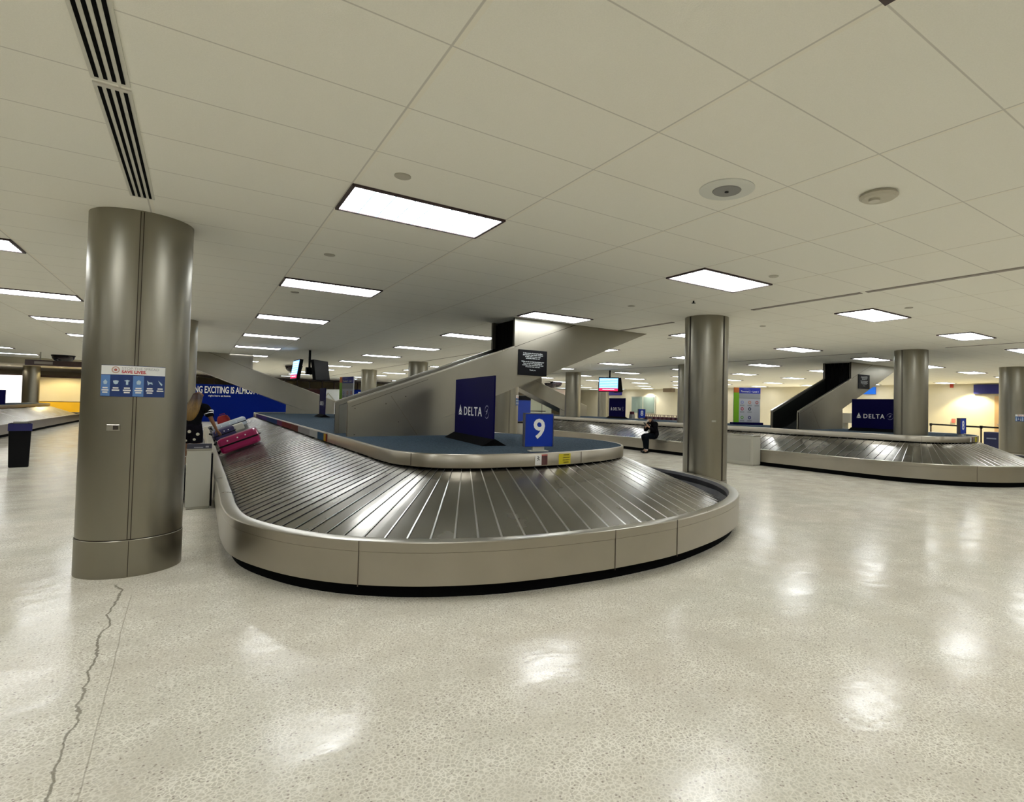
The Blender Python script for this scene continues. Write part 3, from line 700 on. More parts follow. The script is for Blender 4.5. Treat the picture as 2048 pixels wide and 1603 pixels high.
PT = 'In the course of normal handling,\nyour luggage may sustain evidence\nof use, such as minor cuts,\nscratches, dents or soil.\n\nWhile we do our best to protect your\nbags, we are not responsible for\nconditions that result from this type\nof normal wear and tear.\n\nThank you.'
def px_plane_y(px, py, Y):
    d = F+R*((px-1151.41)/1082.96)-U2*((py-782.21)/1082.96); k = Y/d.y; return (d.x*k, HC+d.z*k)
def px_plane_x(px, py, X):
    d = F+R*((px-1151.41)/1082.96)-U2*((py-782.21)/1082.96); k = X/d.x; return (d.y*k, HC+d.z*k)
a = px_plane_y(1037, 699, 8.49); b = px_plane_y(1093, 751, 8.49)
plaque('black notice plaque with grey text on the near ramp side', (a[0]+b[0])/2, 8.49, (a[1]+b[1])/2, b[0]-a[0], .46, PT)
a = px_plane_y(1717, 748, 8.87); b = px_plane_y(1739, 778, 8.87)
plaque('dark notice plaque on the side of the right-hand ramp', (a[0]+b[0])/2, 8.87, (a[1]+b[1])/2, b[0]-a[0], a[1]-b[1], PT)

# ------------------------------------------------------------------ airline boards
def airline_board(label, p0, p1, h=.88):
    # p0 = left end seen in the photo, p1 = right end; the printed face looks to the camera side
    p0 = Vector((*p0, DZ)); p1 = Vector((*p1, DZ)); c = (p0+p1)/2; wd = (p1-p0).length; xd = (p1-p0).normalized(); nrm = xd.cross(Vector((0, 0, 1)))
    t = thing('airline_board', label, 'sign board', c); Mx = plane_M((0, 0, 0), xd, nrm)  # local x right, y up, z to viewer
    T = lambda x, y, z: Mx @ Vector((x, y, z))
    mb = MB(); mb.box((0, .02+h/2, 0), (wd, h, .022), Mx); mb.build('panel', navy, t)
    mb = MB(); mb.prism([(-.16, .003), (.16, .003), (.012, .085), (-.012, .085)], wd*1.04, lambda u, v, q: T(-wd*.52+q, v, u)); mb.build('foot', blackm, t)
    z = .0125; hh = h*.14; zt = .02+h*.46
    me = text_mesh('DELTA', hh*1.42, align='LEFT', valign='BOTTOM_BASELINE', spacing=1.2, bold=.002); tw = max(v.co.x for v in me.vertices)
    lettering('DELTA', hh*1.42, plane_M(T(-wd*.235, zt-hh/2, z), xd, nrm), white, t, align='LEFT', valign='BOTTOM_BASELINE', spacing=1.2, bold=.002, xs=wd*.475/tw)
    # triangular mark
    lg = MB(); x0 = -wd*.335; s = hh*1.25; sx = wd/1.0*.11/s*1.0
    lg.add([T(x0, zt-hh/2+s*1.0, z), T(x0-s*.46*sx, zt-hh/2+s*.12, z), T(x0, zt-hh/2+s*.36, z), T(x0+s*.46*sx, zt-hh/2+s*.12, z)], [(0, 1, 2, 3)])
    lg.add([T(x0-s*.52*sx, zt-hh/2, z), T(x0, zt-hh/2+s*.27, z), T(x0+s*.52*sx, zt-hh/2, z)], [(0, 1, 2)])
    lg.build('triangle_mark', white, t)
    em = MB(); x1 = wd*.355; rr = hh*.62; n = 28; yy = zt
    def arc(a0, a1, r0_, r1_):
        m = 14; vs = []
        for i in range(m+1):
            a = a0+(a1-a0)*i/m; k = math.sin(PI*i/m)
            vs.append(T(x1+r0_*math.cos(a), yy+r0_*math.sin(a), z)); vs.append(T(x1+(r0_-(r0_-r1_)*k)*math.cos(a), yy+(r0_-(r0_-r1_)*k)*math.sin(a), z))
        em.add(vs, [(2*i, 2*i+2, 2*i+3, 2*i+1) for i in range(m)])
    arc(.5, 3.3, rr*1.15, rr*1.0); arc(3.7, 6.4, rr*1.15, rr*1.0)
    em.add([T(x1-rr*.6, yy-rr*.55, z), T(x1-rr*.05, yy-rr*.05, z), T(x1+rr*.5, yy+rr*.62, z), T(x1+rr*.15, yy-rr*.2, z)], [(0, 1, 2, 3)])
    em.add([T(x1-rr*.65, yy+rr*.1, z), T(x1-rr*.1, yy+rr*.22, z), T(x1+rr*.5, yy+rr*.62, z), T(x1, yy+rr*.0, z)], [(0, 1, 2, 3)])
    em.build('alliance_mark', mat('grey_mark', (.32, .32, .42), .5), t)
airline_board('navy airline board standing on the near carousel deck, left of the 9 sign', (3.32, 8.02), (3.12, 6.28))
airline_board('navy airline board seen nearly edge-on at the back of the near deck', (3.25, 19.1), (3.2, 17.9))
airline_board('navy airline board under the hanging monitors on the far stretch of deck', (15.3, 19.25), (15.25, 18.05))
airline_board('navy airline board on the right-hand deck, partly behind the column', (15.5, 8.25), (15.42, 6.98))

# number signs
def number_sign(label, x, y, txt, rz=0):
    t = thing('number_sign', label, 'number sign', (x, y, DZ), rz)
    MB().box((0, 0, .245), (.335, .07, .375)).build('panel', blue, t, bevel=.004)
    MB().box((0, .0, .435), (.345, .08, .01)).box((-.171, 0, .245), (.008, .08, .38)).box((.171, 0, .245), (.008, .08, .38)).build('frame', mat('sign_frame', (.10, .10, .13), .4, .5), t)
    MB().box((0, 0, .03), (.14, .05, .06)).box((0, -.0, .006), (.22, .12, .012)).build('stand', offwhite, t)
    lettering(txt, .31, plane_M((0, -.0365, .25), (1, 0, 0), (0, -1, 0)), white, t, bold=.006, xs=.95)
    lettering(txt, .31, plane_M((0, .0365, .25), (-1, 0, 0), (0, 1, 0)), white, t, bold=.006, xs=.95)
number_sign('blue sign with a white 9 on the front edge of the near deck', 3.24, 5.38, '9', math.radians(-13))
number_sign('blue sign with a white 8 on the far stretch of deck, behind the seated person', 16.1, 17.95, '8', math.radians(-10))
number_sign('blue sign with a white 8 at the front of the right-hand deck', 15.45, 5.5, '8')

# terminal directory boards
def directory(label, x, y, rz):
    t = thing('directory_board', label, 'directory board', (x, y, DZ), rz)
    MB().box((0, 0, .68), (1.0, .03, 1.22)).build('panel', mat('board_white', (.55, .56, .60), .5), t)
    MB().box((-.40, -.018, .60), (.2, .006, 1.04)).build('green_column', mat('lime', (.20, .48, .01), .5), t)
    MB().box((-.40, -.018, 1.2), (.2, .006, .18)).build('orange_tab', mat('orange', (.62, .17, .02), .5), t)
    MB().box((.10, -.018, 1.19), (.8, .006, .20)).build('title_bar', mat('title_blue', (.015, .025, .30), .5), t)
    MB().box((.10, -.018, 1.0), (.8, .006, .18)).build('grey_bar', mat('bar_grey', (.30, .31, .33), .5), t)
    lettering('Terminal 2 \u2013 Level 1', .085, plane_M((.10, -.0225, 1.155), (1, 0, 0), (0, -1, 0)), white, t, bold=.001, xs=.95)
    lettering('TERMINAL', .05, plane_M((-.02, -.0225, 1.245), (1, 0, 0), (0, -1, 0)), mat('faint_print', (.2, .25, .5), .5), t)
    cols = [(.25, .3, .6), (.6, .25, .15), (.45, .12, .12), (.5, .08, .12), (.02, .02, .05), (.15, .4, .05), (.04, .04, .2)]
    for k, (u, v) in enumerate(((-.18, .78), (.10, .78), (.37, .78), (-.18, .55), (.10, .55), (-.18, .25), (.10, .25))):
        mb = MB(); mb.lathe((0, 0, 0), [(.058, 0), (.03, .001)], 20); 
        mb.v = [(u+p[0], -.0205-p[2], v+p[1]) for p in mb.v]; mb.build('round_icon', mat('icon_%d' % k, cols[k], .5), t)
        MB().box((u, -.018, v-.11), (.16, .006, .05)).build('caption', mat('caption_grey', (.36, .37, .40), .6), t)
    MB().box((0, 0, .04), (1.12, .26, .08)).build('foot', navy, t)
directory('colourful terminal directory board on the far deck right of the middle column', 15.75, 12.1, math.radians(-25))
directory('colourful terminal directory board seen edgewise behind the near ramp', 3.95, 18.6, math.radians(-78))

# hanging monitors
def monitor_cluster(label, x, y, lit, scr, r2):
    t = thing('hanging_monitors', label, 'monitor', (x, y, 0))
    MB().cyl((0, 0, 2.3), .035, H-2.3, 12).build('pole', black, t)
    MB().box((0, 0, 2.38), (.2, .2, .22)).build('bracket', black, t)
    for k, (a, on) in enumerate(((lit, True), (r2, False))):
        M = Matrix.Rotation(a, 4, 'Z') @ Matrix.Translation((0, -.36, 2.40)) @ Matrix.Rotation(math.radians(-8), 4, 'X')
        b = MB().box((0, 0, 0), (.86, .10, .62), M).build('monitor', black, t, bevel=.006)
        if on:
            MB().box((0, -.052, .055), (.80, .006, .44), M).build('screen', mat('screen_blue', (.16, .42, .85), .3, emit=1.25), b)
            MB().box((0, -.052, -.225), (.80, .006, .11), M).build('alert_band', mat('screen_red', (.75, .02, .10), .3, emit=.8), b)
            mb = MB()
            for i in range(6): mb.box((0, -.0565, .22-.07*i), (.76, .003, .018), M)
            mb.box((0, -.0565, -.22), (.5, .003, .025), M); mb.build('text_rows', mat('screen_white', (.75, .88, 1), .3, emit=1.3), b)
    return t
monitor_cluster('hanging pair of monitors, lit blue screen turned left, over the far deck', 14.55, 18.3, math.radians(-45), 'b', math.radians(70))
monitor_cluster('dark hanging pair of monitors above the back of the near carousel', 2.85, 18.7, math.radians(-86), 'b', math.radians(52))

# ------------------------------------------------------------------ luggage
def bag_box(name, label, c, size, rot, m, parts=True, group=None, cat='suitcase'):
    t = thing(name, label, cat, c, group=group); t.rotation_euler = rot
    b = MB().box((0, 0, 0), size).build('shell', m, t, bevel=min(size)*.18)
    if parts:
        MB().box((0, -size[1]/2-.002, 0), (size[0]*.98, .012, size[2]*.10)).build('zip_band', black, t)
        for i in (-1, 1):
            for k in (-1, 1): MB().cyl((-size[0]/2-.04, i*size[1]*.36-.02, k*size[2]*.3), .025, .04, 12, axis='y').build('wheel', black, t)
        MB().tube([(size[0]/2, -size[1]*.12, 0), (size[0]/2+.035, -size[1]*.12, 0), (size[0]/2+.035, size[1]*.12, 0), (size[0]/2, size[1]*.12, 0)], .009, 8).build('carry_handle', black, t)
        for u in (-.25, .0, .2): MB().cyl((size[0]*u, -size[1]/2-.006, size[2]*.26), .014, .008, 10, axis='y').build('stud', white, t)
    return t
sl = math.atan2(.56, 1.38)
bag_box('suitcase', 'magenta hard-shell suitcase sliding on the left belt', (.76, 13.42, .595), (.74, .46, .32), (0, -sl*1.0, math.radians(-6)), mat('magenta_shell', (.28, .004, .07), .28, coat=.4))
bag_box('suitcase', 'dark navy suitcase just behind the magenta one', (.62, 17.4, .53), (.50, .4, .28), (0, -sl, .1), mat('navy_shell', (.012, .008, .06), .5))
bag_box('suitcase', 'silver suitcase lying behind the navy one on the belt', (.88, 20.6, .61), (.92, .5, .25), (0, -sl, .05), mat('silver_shell', (.42, .47, .52), .3, .3))
bag_box('parcel', 'small cream box between the silver and magenta suitcases', (.98, 18.6, .63), (.34, .3, .2), (0, -sl, 0), mat('cream_box', (.45, .44, .38), .6), parts=False, cat='box')
t = thing('duffel_bag', 'red soft bag farthest back on the left belt', 'bag', (.80, 23.0, .65)); t.rotation_euler = (0, -sl*.6, 0)
MB().lathe((0, 0, 0), [(.02, -.22), (.13, -.20), (.19, -.10), (.20, .0), (.19, .10), (.14, .19), (.02, .22)], 20).build('bag_body', red, t, smooth=True)
MB().tube([(-.09, 0, .18), (-.07, 0, .26), (.07, 0, .26), (.09, 0, .18)], .012, 8).build('handle', red, t)
t = thing('suitcase', 'black upright suitcase on the floor between the near column and the grey cabinet', 'suitcase', (-.13, 9.55, 0), math.radians(12))
MB().box((0, 0, .27), (.26, .42, .46)).build('shell', mat('black_nylon', (.008, .008, .01), .6), t, bevel=.05)
MB().box((0, -.215, .30), (.18, .02, .26)).build('front_pocket', black, t, bevel=.01)
for i in (-1, 1):
    for k in (-1, 1): MB().cyl((i*.09-.015, k*.16, .022), .022, .03, 12, axis='x').build('wheel', black, t)
MB().tube([(-.06, .15, .5), (-.06, .15, .62), (.06, .15, .62), (.06, .15, .5)], .008, 8).build('pull_handle', steel_cap, t)

# cabinets beside the belts
def cabinet(label, x, y, L_, top_sign, wd=.27):
    t = thing('control_cabinet', label, 'cabinet', (x, y, 0))
    MB().box((0, L_/2, .405), (wd, L_, .75)).box((0, L_/2, .015), (wd-.02, L_-.02, .03)).build('body', offwhite, t, bevel=.006)
    MB().box((0, L_/2, .79), (wd+.01, L_+.01, .02)).build('top_plate', steel_cap, t)
    MB().box((-wd/2-.002, L_/2, .4), (.005, L_*.8, .6)).build('side_door', mat('cabinet_door', (.38, .37, .32), .5), t)
    if top_sign:
        MB().box((0, .04, .83), (wd+.005, .07, .07)).build('label_strip', mat('label_dark', (.03, .03, .05), .5), t)
        MB().box((-.01, .003, .818), (.10, .004, .010)).build('print_mark', mat('label_print', (.30, .30, .34), .5), t); MB().box((.085, .003, .828), (.035, .004, .022)).build('print_mark', mat('label_print', (.30, .30, .34), .5), t)
        MB().box((wd/2+.012, .1, .38), (.02, .16, .7)).build('cable_duct', black, t)
cabinet('small grey cabinet standing beside the left rim of the near carousel', .045, 8.78, .75, True)
cabinet('grey metal cabinet beside the left rim of the right-hand carousel', 12.16, 9.0, .95, False, .3)

# ------------------------------------------------------------------ far barricade with slogan
t = thing('blue_barricade', 'long dark blue barricade wall with white slogan behind the near carousel', 'barricade', (0, 40, 0))
x0 = -3.0; x1 = 5.05
MB().box(((x0+x1)/2, 0, 1.14), (x1-x0, .1, 2.28)).build('panel', wallblue, t)
full = 'SOMETHING EXCITING IS ALMOST HERE'; tail = 'NG EXCITING IS ALMOST'
def wtxt(s, **k):
    me = text_mesh(s, 1., **k); xs = [v.co.x for v in me.vertices]; return max(xs)-min(xs)
a = px_plane_y(389, 775, 39.9); b = px_plane_y(511, 785, 39.9); top_z = px_plane_y(450, 773, 39.9)[1]; bot_z = px_plane_y(450, 786, 39.9)[1]
wl = wtxt(tail, align='LEFT', bold=.02); cap = .72*1.0; size = (top_z-bot_z)/.70; xs = (b[0]-a[0])/(wl*size)
wp = wtxt(full, align='LEFT', bold=.02)-wtxt(tail+' HERE', align='LEFT', bold=.02)
lettering(full, size, plane_M((a[0]-wp*size*xs, -.055, bot_z), (1, 0, 0), (0, -1, 0)), white, t, align='LEFT', valign='BOTTOM_BASELINE', bold=.02*size, xs=xs)
zz = px_plane_y(450, 793, 39.9)[1]
a2 = px_plane_y(461, 793, 39.9)[0]; e2 = px_plane_y(389, 790, 39.9)[0]
lettering('right here at home.', .15, plane_M((px_plane_y(462, 793, 39.9)[0], -.055, zz), (1, 0, 0), (0, -1, 0)), white, t, align='RIGHT', valign='BOTTOM_BASELINE', bold=.002)
t = thing('blue_barricade', 'short blue barricade panel with white letters left of the distant columns', 'barricade', (9.6, 40, 0))
MB().box((.9, 0, 1.12), (3.4, .1, 2.24)).build('panel', wallblue, t)
lettering('DI', .40, plane_M((-.37, -.055, 1.80), (1, 0, 0), (0, -1, 0)), white, t, align='LEFT', valign='BOTTOM_BASELINE', bold=.012)
t = thing('blue_barricade', 'blue barricade with black top seen under the near ramp, right of the column', 'barricade', (15.5, 34, 0))
MB().box((1.0, 0, .9), (6.5, .1, 1.8)).build('panel', mat('mid_blue', (.0, .03, .30), .5), t); MB().box((1.0, -.01, 1.93), (6.5, .12, .30)).build('cap', black, t)
# escalator side at far
t = thing('escalator', 'pale glass-sided escalator far behind the rear ramp', 'escalator', (7.0, 40, 0))
MB().prism([(-.3, .9), (.25, 2.2), (1.3, 2.25), (1.3, .0), (-.3, 0)], 1.0, lambda u, v, q: (u, q, v)).build('side_glass', mat('pale_glass', (.62, .66, .68), .15), t)
MB().tube([(-.25, -.06, .95), (.3, -.06, 1.95), (.9, -.06, 1.2)], .05, 8).build('handrail', offwhite, t)
t = thing('escalator', 'pinkish escalator side panel right of the ramp behind the near deck', 'escalator', (24.8, 38, 0))
MB().prism([(-.9, 2.78), (1.6, 2.78), (1.6, 0), (.9, 0), (.9, 1.65)], .4, lambda u, v, q: (u, q, v)).build('side_panel', mat('pinkish_panel', (.62, .50, .46), .5), t)

# trash bins, sanitiser, posts
t = thing('trash_bin', 'black bin with a blue top band at the left of the near column', 'bin', (-2.92, 15.45, 0), math.radians(10))
MB().prism([(-.145, 0), (.145, 0), (.165, .88), (-.165, .88)], .36, lambda u, v, q: (u, q-.18, v)).build('bin_body', black, t, bevel=.02)
MB().box((0, 0, .80), (.345, .38, .14)).build('blue_band', mat('bin_blue', (.01, .01, .12), .5), t); MB().box((0, 0, .895), (.2, .2, .03)).build('liner', offwhite, t)
t = thing('sanitizer_stand', 'white hand sanitizer stand with a blue sign at the left edge', 'sanitizer stand', (-3.30, 14.9, 0))
MB().cyl((0, 0, 0), .17, .02, 24).build('base', offwhite, t); MB().box((0, 0, .65), (.07, .05, 1.3)).build('post', offwhite, t)
MB().box((0.03, -.04, 1.06), (.24, .12, .32)).build('dispenser', white, t, bevel=.02); MB().box((.03, -.105, 1.1), (.08, .01, .12)).build('spout', black, t)
MB().box((.05, 0, 1.40), (.42, .02, .28)).build('sign', navy, t); MB().box((.0, -.012, 1.42), (.22, .004, .05)).build('sign_print', mat('sign_teal', (.1, .2, .25), .5), t)
t = thing('trash_bin', 'round steel bin under the near ramp beside the 9 sign', 'bin', (10.05, 17.9, 0))
MB().cyl((0, 0, 0), .25, .78, 28).build('bin_body', steel_cap, t, smooth=True); MB().cyl((0, 0, .78), .27, .06, 28).build('rim_band', black, t, smooth=True); MB().box((-.27, 0, .4), (.05, .1, .8)).build('frame_post', framem, t)
t = thing('trash_bin', 'dark blue bin beside the column at the right edge', 'bin', (24.6, 7.7, 0))
MB().box((0, 0, .42), (.5, .5, .84)).build('bin_body', mat('bin_navy', (.008, .012, .06), .5), t, bevel=.02); MB().box((-.26, 0, .6), (.01, .3, .05)).build('bin_label', mat('bin_lab', (.2, .22, .3), .5), t)
def post(label, x, y):
    t = thing('barrier_post', label, 'barrier post', (x, y, 0))
    MB().lathe((0, 0, 0), [(.17, 0), (.17, .015), (.05, .035), (.03, .05)], 24).build('base', black, t, smooth=True)
    MB().cyl((0, 0, .04), .032, .90, 14).build('pole', mat('post_brown', (.03, .015, .015), .4), t, smooth=True)
    MB().cyl((0, 0, .90), .055, .12, 14).build('belt_head', black, t, smooth=True)
P1 = (22.6, 7.45); P2 = (24.2, 9.35); P3 = (23.0, 5.0)
pa = unproj(1970, 856, .96); 
post('black belt-barrier post in front of the lit wall, right of the 8 sign', 27.0, 8.9); post('black belt-barrier post farther left, behind the right column', 29.0, 11.6); post('black belt-barrier post beyond the right edge', 25.5, 5.6)
o = MB().tube([(29.0, 11.6, .97), (27.0, 8.9, .96)], .040, 6).build('barrier_belt', black); tag(o, 'black barrier belt stretched between the two posts behind the 8 sign', 'barrier belt')
o = MB().tube([(27.0, 8.9, .97), (25.5, 5.6, .96)], .040, 6).build('barrier_belt', black); tag(o, 'black barrier belt running right towards the edge column', 'barrier belt')

# things on or by the right wall
def wallthing(name, label, cat, px0, py0, px1, py1, m, th=.05, X=31.98):
    y0, z0 = px_plane_x(px0, py0, X); y1, z1 = px_plane_x(px1, py1, X)
    o = MB().box((X-th/2, (y0+y1)/2, (z0+z1)/2), (th, abs(y1-y0), abs(z1-z0))).build(name, m); return tag(o, label, cat)
wallthing('wall_sign', 'dark blue blank sign over the right-hand doorway', 'sign', 1949, 769, 2010, 787, mat('deep_blue', (.005, .008, .16), .5), .12)
wallthing('alarm_strobe', 'small red fire alarm strobe high on the right wall', 'fire alarm', 1901, 767, 1907, 775, mat('strobe_red', (.35, .03, .01), .5), .08)
wallthing('wall_label', 'small pink sign on the lit wall beside the 8 sign', 'sign', 1904, 837, 1911, 845, mat('pink_sign', (.65, .15, .12), .5))
wallthing('wall_sign', 'bright blue sign under the right-hand ramp tip', 'sign', 1728, 774, 1752, 788, mat('bright_blue', (.0, .12, .65), .5, emit=.3), .1)
wallthing('wall_sign', 'dark blue hanging sign behind the lit monitor', 'sign', 1216, 783, 1244, 790, mat('indigo', (.02, .015, .25), .5), .1)
wallthing('air_duct', 'brown wedge-shaped soffit beside the middle column', 'soffit', 1333, 774, 1350, 784, mat('duct_brown', (.25, .19, .13), .6), .4, 31.5)
# counter pieces behind the right ramp
t = thing('service_counter', 'cream service box on a post behind the right-hand ramp', 'counter', (19.0, 10.4, 0))
MB().box((0, 0, 1.26), (.6, .75, .34)).build('box', mat('cream_panel', (.55, .52, .42), .6), t); MB().box((0, 0, .55), (.2, .2, 1.1)).build('post', offwhite, t)
MB().box((0, -.38, 1.0), (.2, .02, .16)).build('yellow_label', stick_y, t)
# luggage carts in a rack behind the far deck
def cart(parent_label, x, y):
    t = thing('luggage_cart', parent_label, 'luggage cart', (x, y, 0), math.radians(0), group='row of luggage carts')
    MB().box((0, 0, .22), (.5, .85, .04)).build('platform', black, t)
    MB().tube([(-.24, .42, .2), (-.24, .46, 1.02), (.24, .46, 1.02), (.24, .42, .2)], .02, 8).build('push_frame', mat('cart_maroon', (.05, .006, .015), .4), t)
    MB().box((0, .36, .78), (.48, .22, .26)).build('basket', mat('cart_maroon', (.05, .006, .015), .4), t)
    for i in (-1, 1):
        for k in (-1, 1): MB().cyl((i*.22-.02, k*.34, .06), .06, .04, 12, axis='x').build('wheel', black, t)
for i in range(12):
    cart('dark maroon luggage cart nested in the long row behind the seated person', 22.8, 21.0+.36*i)

# ------------------------------------------------------------------ people
def skin(name, V, E, Rd, m, parent, sub=2):
    me = bpy.data.meshes.new(name); me.from_pydata([Vector(v) for v in V], E, []); o = bpy.data.objects.new(name, me); COL.objects.link(o)
    o.modifiers.new('skin', 'SKIN'); sv = me.skin_vertices[0].data if me.skin_vertices else None
    if sv is None:
        bm = bmesh.new(); bm.from_mesh(me); bm.verts.layers.skin.verify(); bm.to_mesh(me); bm.free(); sv = me.skin_vertices[0].data
    for i, r in enumerate(Rd):
        sv[i].radius = r if isinstance(r, tuple) else (r, r)
    sv[0].use_root = True
    s = o.modifiers.new('sub', 'SUBSURF'); s.levels = sub; s.render_levels = sub
    bpy.context.view_layer.update()
    me2 = bpy.data.meshes.new_from_object(o.evaluated_get(DG())); bpy.data.objects.remove(o); me2.materials.clear(); me2.materials.append(m)
    for p in me2.polygons: p.use_smooth = True
    oo = bpy.data.objects.new(name, me2); COL.objects.link(oo); oo.parent = parent; return oo
def hand(base, d, side, up, curl=.5):
    # returns vertex list, edges, radii for a palm with five fingers; base = wrist point
    d = Vector(d).normalized(); s = Vector(side).normalized(); u = Vector(up).normalized(); B = Vector(base)
    V = [B+d*.045]; Rr = [(.030, .016)]; Ed = []
    for k, (off, ln) in enumerate(((-.028, .065), (-.009, .078), (.010, .073), (.028, .058))):
        a = B+d*.085+s*off; b = a+d*ln*.5-u*ln*.15*curl; c = b+d*ln*.42-u*ln*.42*curl
        n = len(V); V += [a, b, c]; Rr += [.010, .0085, .007]; Ed += [(0, n), (n, n+1), (n+1, n+2)]
    a = B+d*.03-s*.034; b = a+d*.035-s*.022-u*.01; c = b+d*.03-s*.006-u*.012; n = len(V); V += [a, b, c]; Rr += [.012, .010, .008]; Ed += [(0, n), (n, n+1), (n+1, n+2)]
    return V, Ed, Rr
def body(parent, J, rad, m):
    # J: dict of joints; builds one continuous skin
    names = list(J); V = [J[n] for n in names]; idx = {n: i for i, n in enumerate(names)}; E = [(idx[a], idx[b]) for a, b in BONES if a in idx and b in idx]; Rd = [rad[n] for n in names]
    for side, sg in (('l', -1), ('r', 1)):
        if 'wrist_'+side in idx and ('hand_'+side) in HD:
            v, e, r = hand(J['wrist_'+side], *HD['hand_'+side]); n = len(V); V += v; Rd += r; E += [(idx['wrist_'+side], n)]+[(a+n, b+n) for a, b in e]
    return skin('body', V, E, Rd, m, parent)
BONES = [('pelvis', 'spine'), ('spine', 'chest'), ('chest', 'neck'), ('neck', 'jaw'), ('jaw', 'head'), ('head', 'crown'), ('chest', 'sh_l'), ('chest', 'sh_r'), ('sh_l', 'elb_l'), ('sh_r', 'elb_r'), ('elb_l', 'wrist_l'), ('elb_r', 'wrist_r'),
         ('pelvis', 'hip_l'), ('pelvis', 'hip_r'), ('hip_l', 'knee_l'), ('hip_r', 'knee_r'), ('knee_l', 'calf_l'), ('knee_r', 'calf_r'), ('calf_l', 'ank_l'), ('calf_r', 'ank_r'), ('ank_l', 'toe_l'), ('ank_r', 'toe_r')]
RAD = dict(pelvis=(.13, .10), spine=(.115, .085), chest=(.125, .095), neck=.048, jaw=(.058, .065), head=(.078, .092), crown=(.055, .065), sh_l=.055, sh_r=.055, elb_l=.040, elb_r=.040, wrist_l=.026, wrist_r=.026,
           hip_l=.088, hip_r=.088, knee_l=.058, knee_r=.058, calf_l=.055, calf_r=.055, ank_l=.038, ank_r=.038, toe_l=(.034, .022), toe_r=(.034, .022))
skin_m = mat('brown_skin', (.22, .10, .045), .55); skin_l = mat('light_skin', (.42, .25, .16), .55)
# woman standing with her back to us, reaching to the belt
wm = thing('person', 'standing person with long blonde-tipped hair, black T-shirt and floral shorts at the belt', 'person', (-.08, 12.72, 0), math.radians(-20))
J = dict(pelvis=(0, 0, .90), spine=(.01, .02, 1.05), chest=(.03, .06, 1.24), neck=(.05, .09, 1.38), jaw=(.06, .11, 1.44), head=(.06, .12, 1.52), crown=(.06, .12, 1.585), sh_l=(-.15, .05, 1.31), sh_r=(.21, .08, 1.30),
         elb_l=(-.20, .16, 1.07), elb_r=(.29, .14, 1.05), wrist_l=(-.10, .36, .92), wrist_r=(.34, .28, .84), hip_l=(-.09, 0, .84), hip_r=(.09, 0, .84), knee_l=(-.11, .02, .48), knee_r=(.10, .03, .48), calf_l=(-.11, -.01, .34), calf_r=(.10, 0, .34),
         ank_l=(-.11, -.02, .08), ank_r=(.10, -.01, .08), toe_l=(-.12, .13, .03), toe_r=(.11, .14, .03))
HD = {'hand_l': ((.4, .8, -.3), (.9, -.4, 0), (0, .2, 1), .5), 'hand_r': ((.2, .7, -.6), (.9, -.2, 0), (0, .5, .8), .6)}
bw = body(wm, J, RAD, skin_m)
shirt = mat('black_shirt', (.005, .005, .006), .9, spec=.04)
def garment(bo, nm, test, off, m, par, thick=.0):
    me = bo.data; sel = [p for p in me.polygons if test(p.center)]; mp = {}; vs = []; fs = []
    for p in sel:
        f = []
        for vi in p.vertices:
            if vi not in mp: mp[vi] = len(vs); v = me.vertices[vi]; vs.append(v.co+v.normal*off)
            f.append(mp[vi])
        fs.append(tuple(f))
    o = MB().add(vs, fs).build(nm, m, par, fix=False)
    for p in o.data.polygons: p.use_smooth = True
    md = o.modifiers.new('cloth', 'SOLIDIFY'); md.thickness = .006; md.offset = -1
    return o
sk = lambda nm, names, ed, rad, m, par, Jx: skin(nm, [Jx[n] if isinstance(n, str) else n for n in names], ed, rad, m, par)
garment(bw, 't_shirt', lambda c: .87 < c.z < 1.375 and c.y < .22 and not (abs(c.x-.02) > .165 and c.z < 1.12), .028, shirt, wm)
garment(bw, 'shorts', lambda c: .62 < c.z < .96 and abs(c.x) < .24 and c.y < .2, .034, mat('floral_shorts', (.006, .005, .008), .9, spec=.04), wm)
for k, (x, z, r) in enumerate(((-.13, .80, .035), (-.10, .70, .022), (.02, .83, .03), (.10, .68, .025), (-.03, .66, .02), (.15, .78, .03))):
    fn_ = MB().lathe((0, 0, 0), [(.001, 0), (r*.6, .004), (r, 0)], 8).build('flower_print', mat('flower', (.45, .42, .33), .8), wm).name; f = bpy.data.objects[fn_]; f.location = (x, -.128+abs(x)*.22, z); f.rotation_euler = (math.radians(90), 0, math.radians(x*120))
for z in (1.205, 1.165):
    o = MB().lathe((0, 0, 0), [(.078, -.011), (.078, .011)], 20).build('sleeve_stripe', white, wm); o.location = (.252, .108, z); o.rotation_euler = (.25, math.radians(158), 0)
hair = sk('hair', [(.06, .10, 1.56), (.06, .06, 1.47), (.05, -.02, 1.36), (.03, -.075, 1.24), (.01, -.10, 1.12), (.0, -.105, 1.02)], [(0, 1), (1, 2), (2, 3), (3, 4), (4, 5)], [(.088, .10), (.095, .105), (.12, .07), (.145, .05), (.12, .04), (.05, .02)], None, wm, J)
hm = bpy.data.materials.new('ombre_hair'); hm.use_nodes = True; nt = hm.node_tree; bb = nt.nodes['Principled BSDF']; bb.inputs['Roughness'].default_value = .5
tc = nt.nodes.new('ShaderNodeTexCoord'); sp = nt.nodes.new('ShaderNodeSeparateXYZ'); nt.links.new(tc.outputs['Object'], sp.inputs[0]); mr = nt.nodes.new('ShaderNodeMapRange'); nt.links.new(sp.outputs[2], mr.inputs[0]); mr.inputs[1].default_value = 1.46; mr.inputs[2].default_value = 1.32
rp = nt.nodes.new('ShaderNodeMix'); rp.data_type = 'RGBA'; nt.links.new(mr.outputs[0], rp.inputs[0]); rp.inputs[6].default_value = (.05, .016, .008, 1); rp.inputs[7].default_value = (.24, .13, .02, 1)
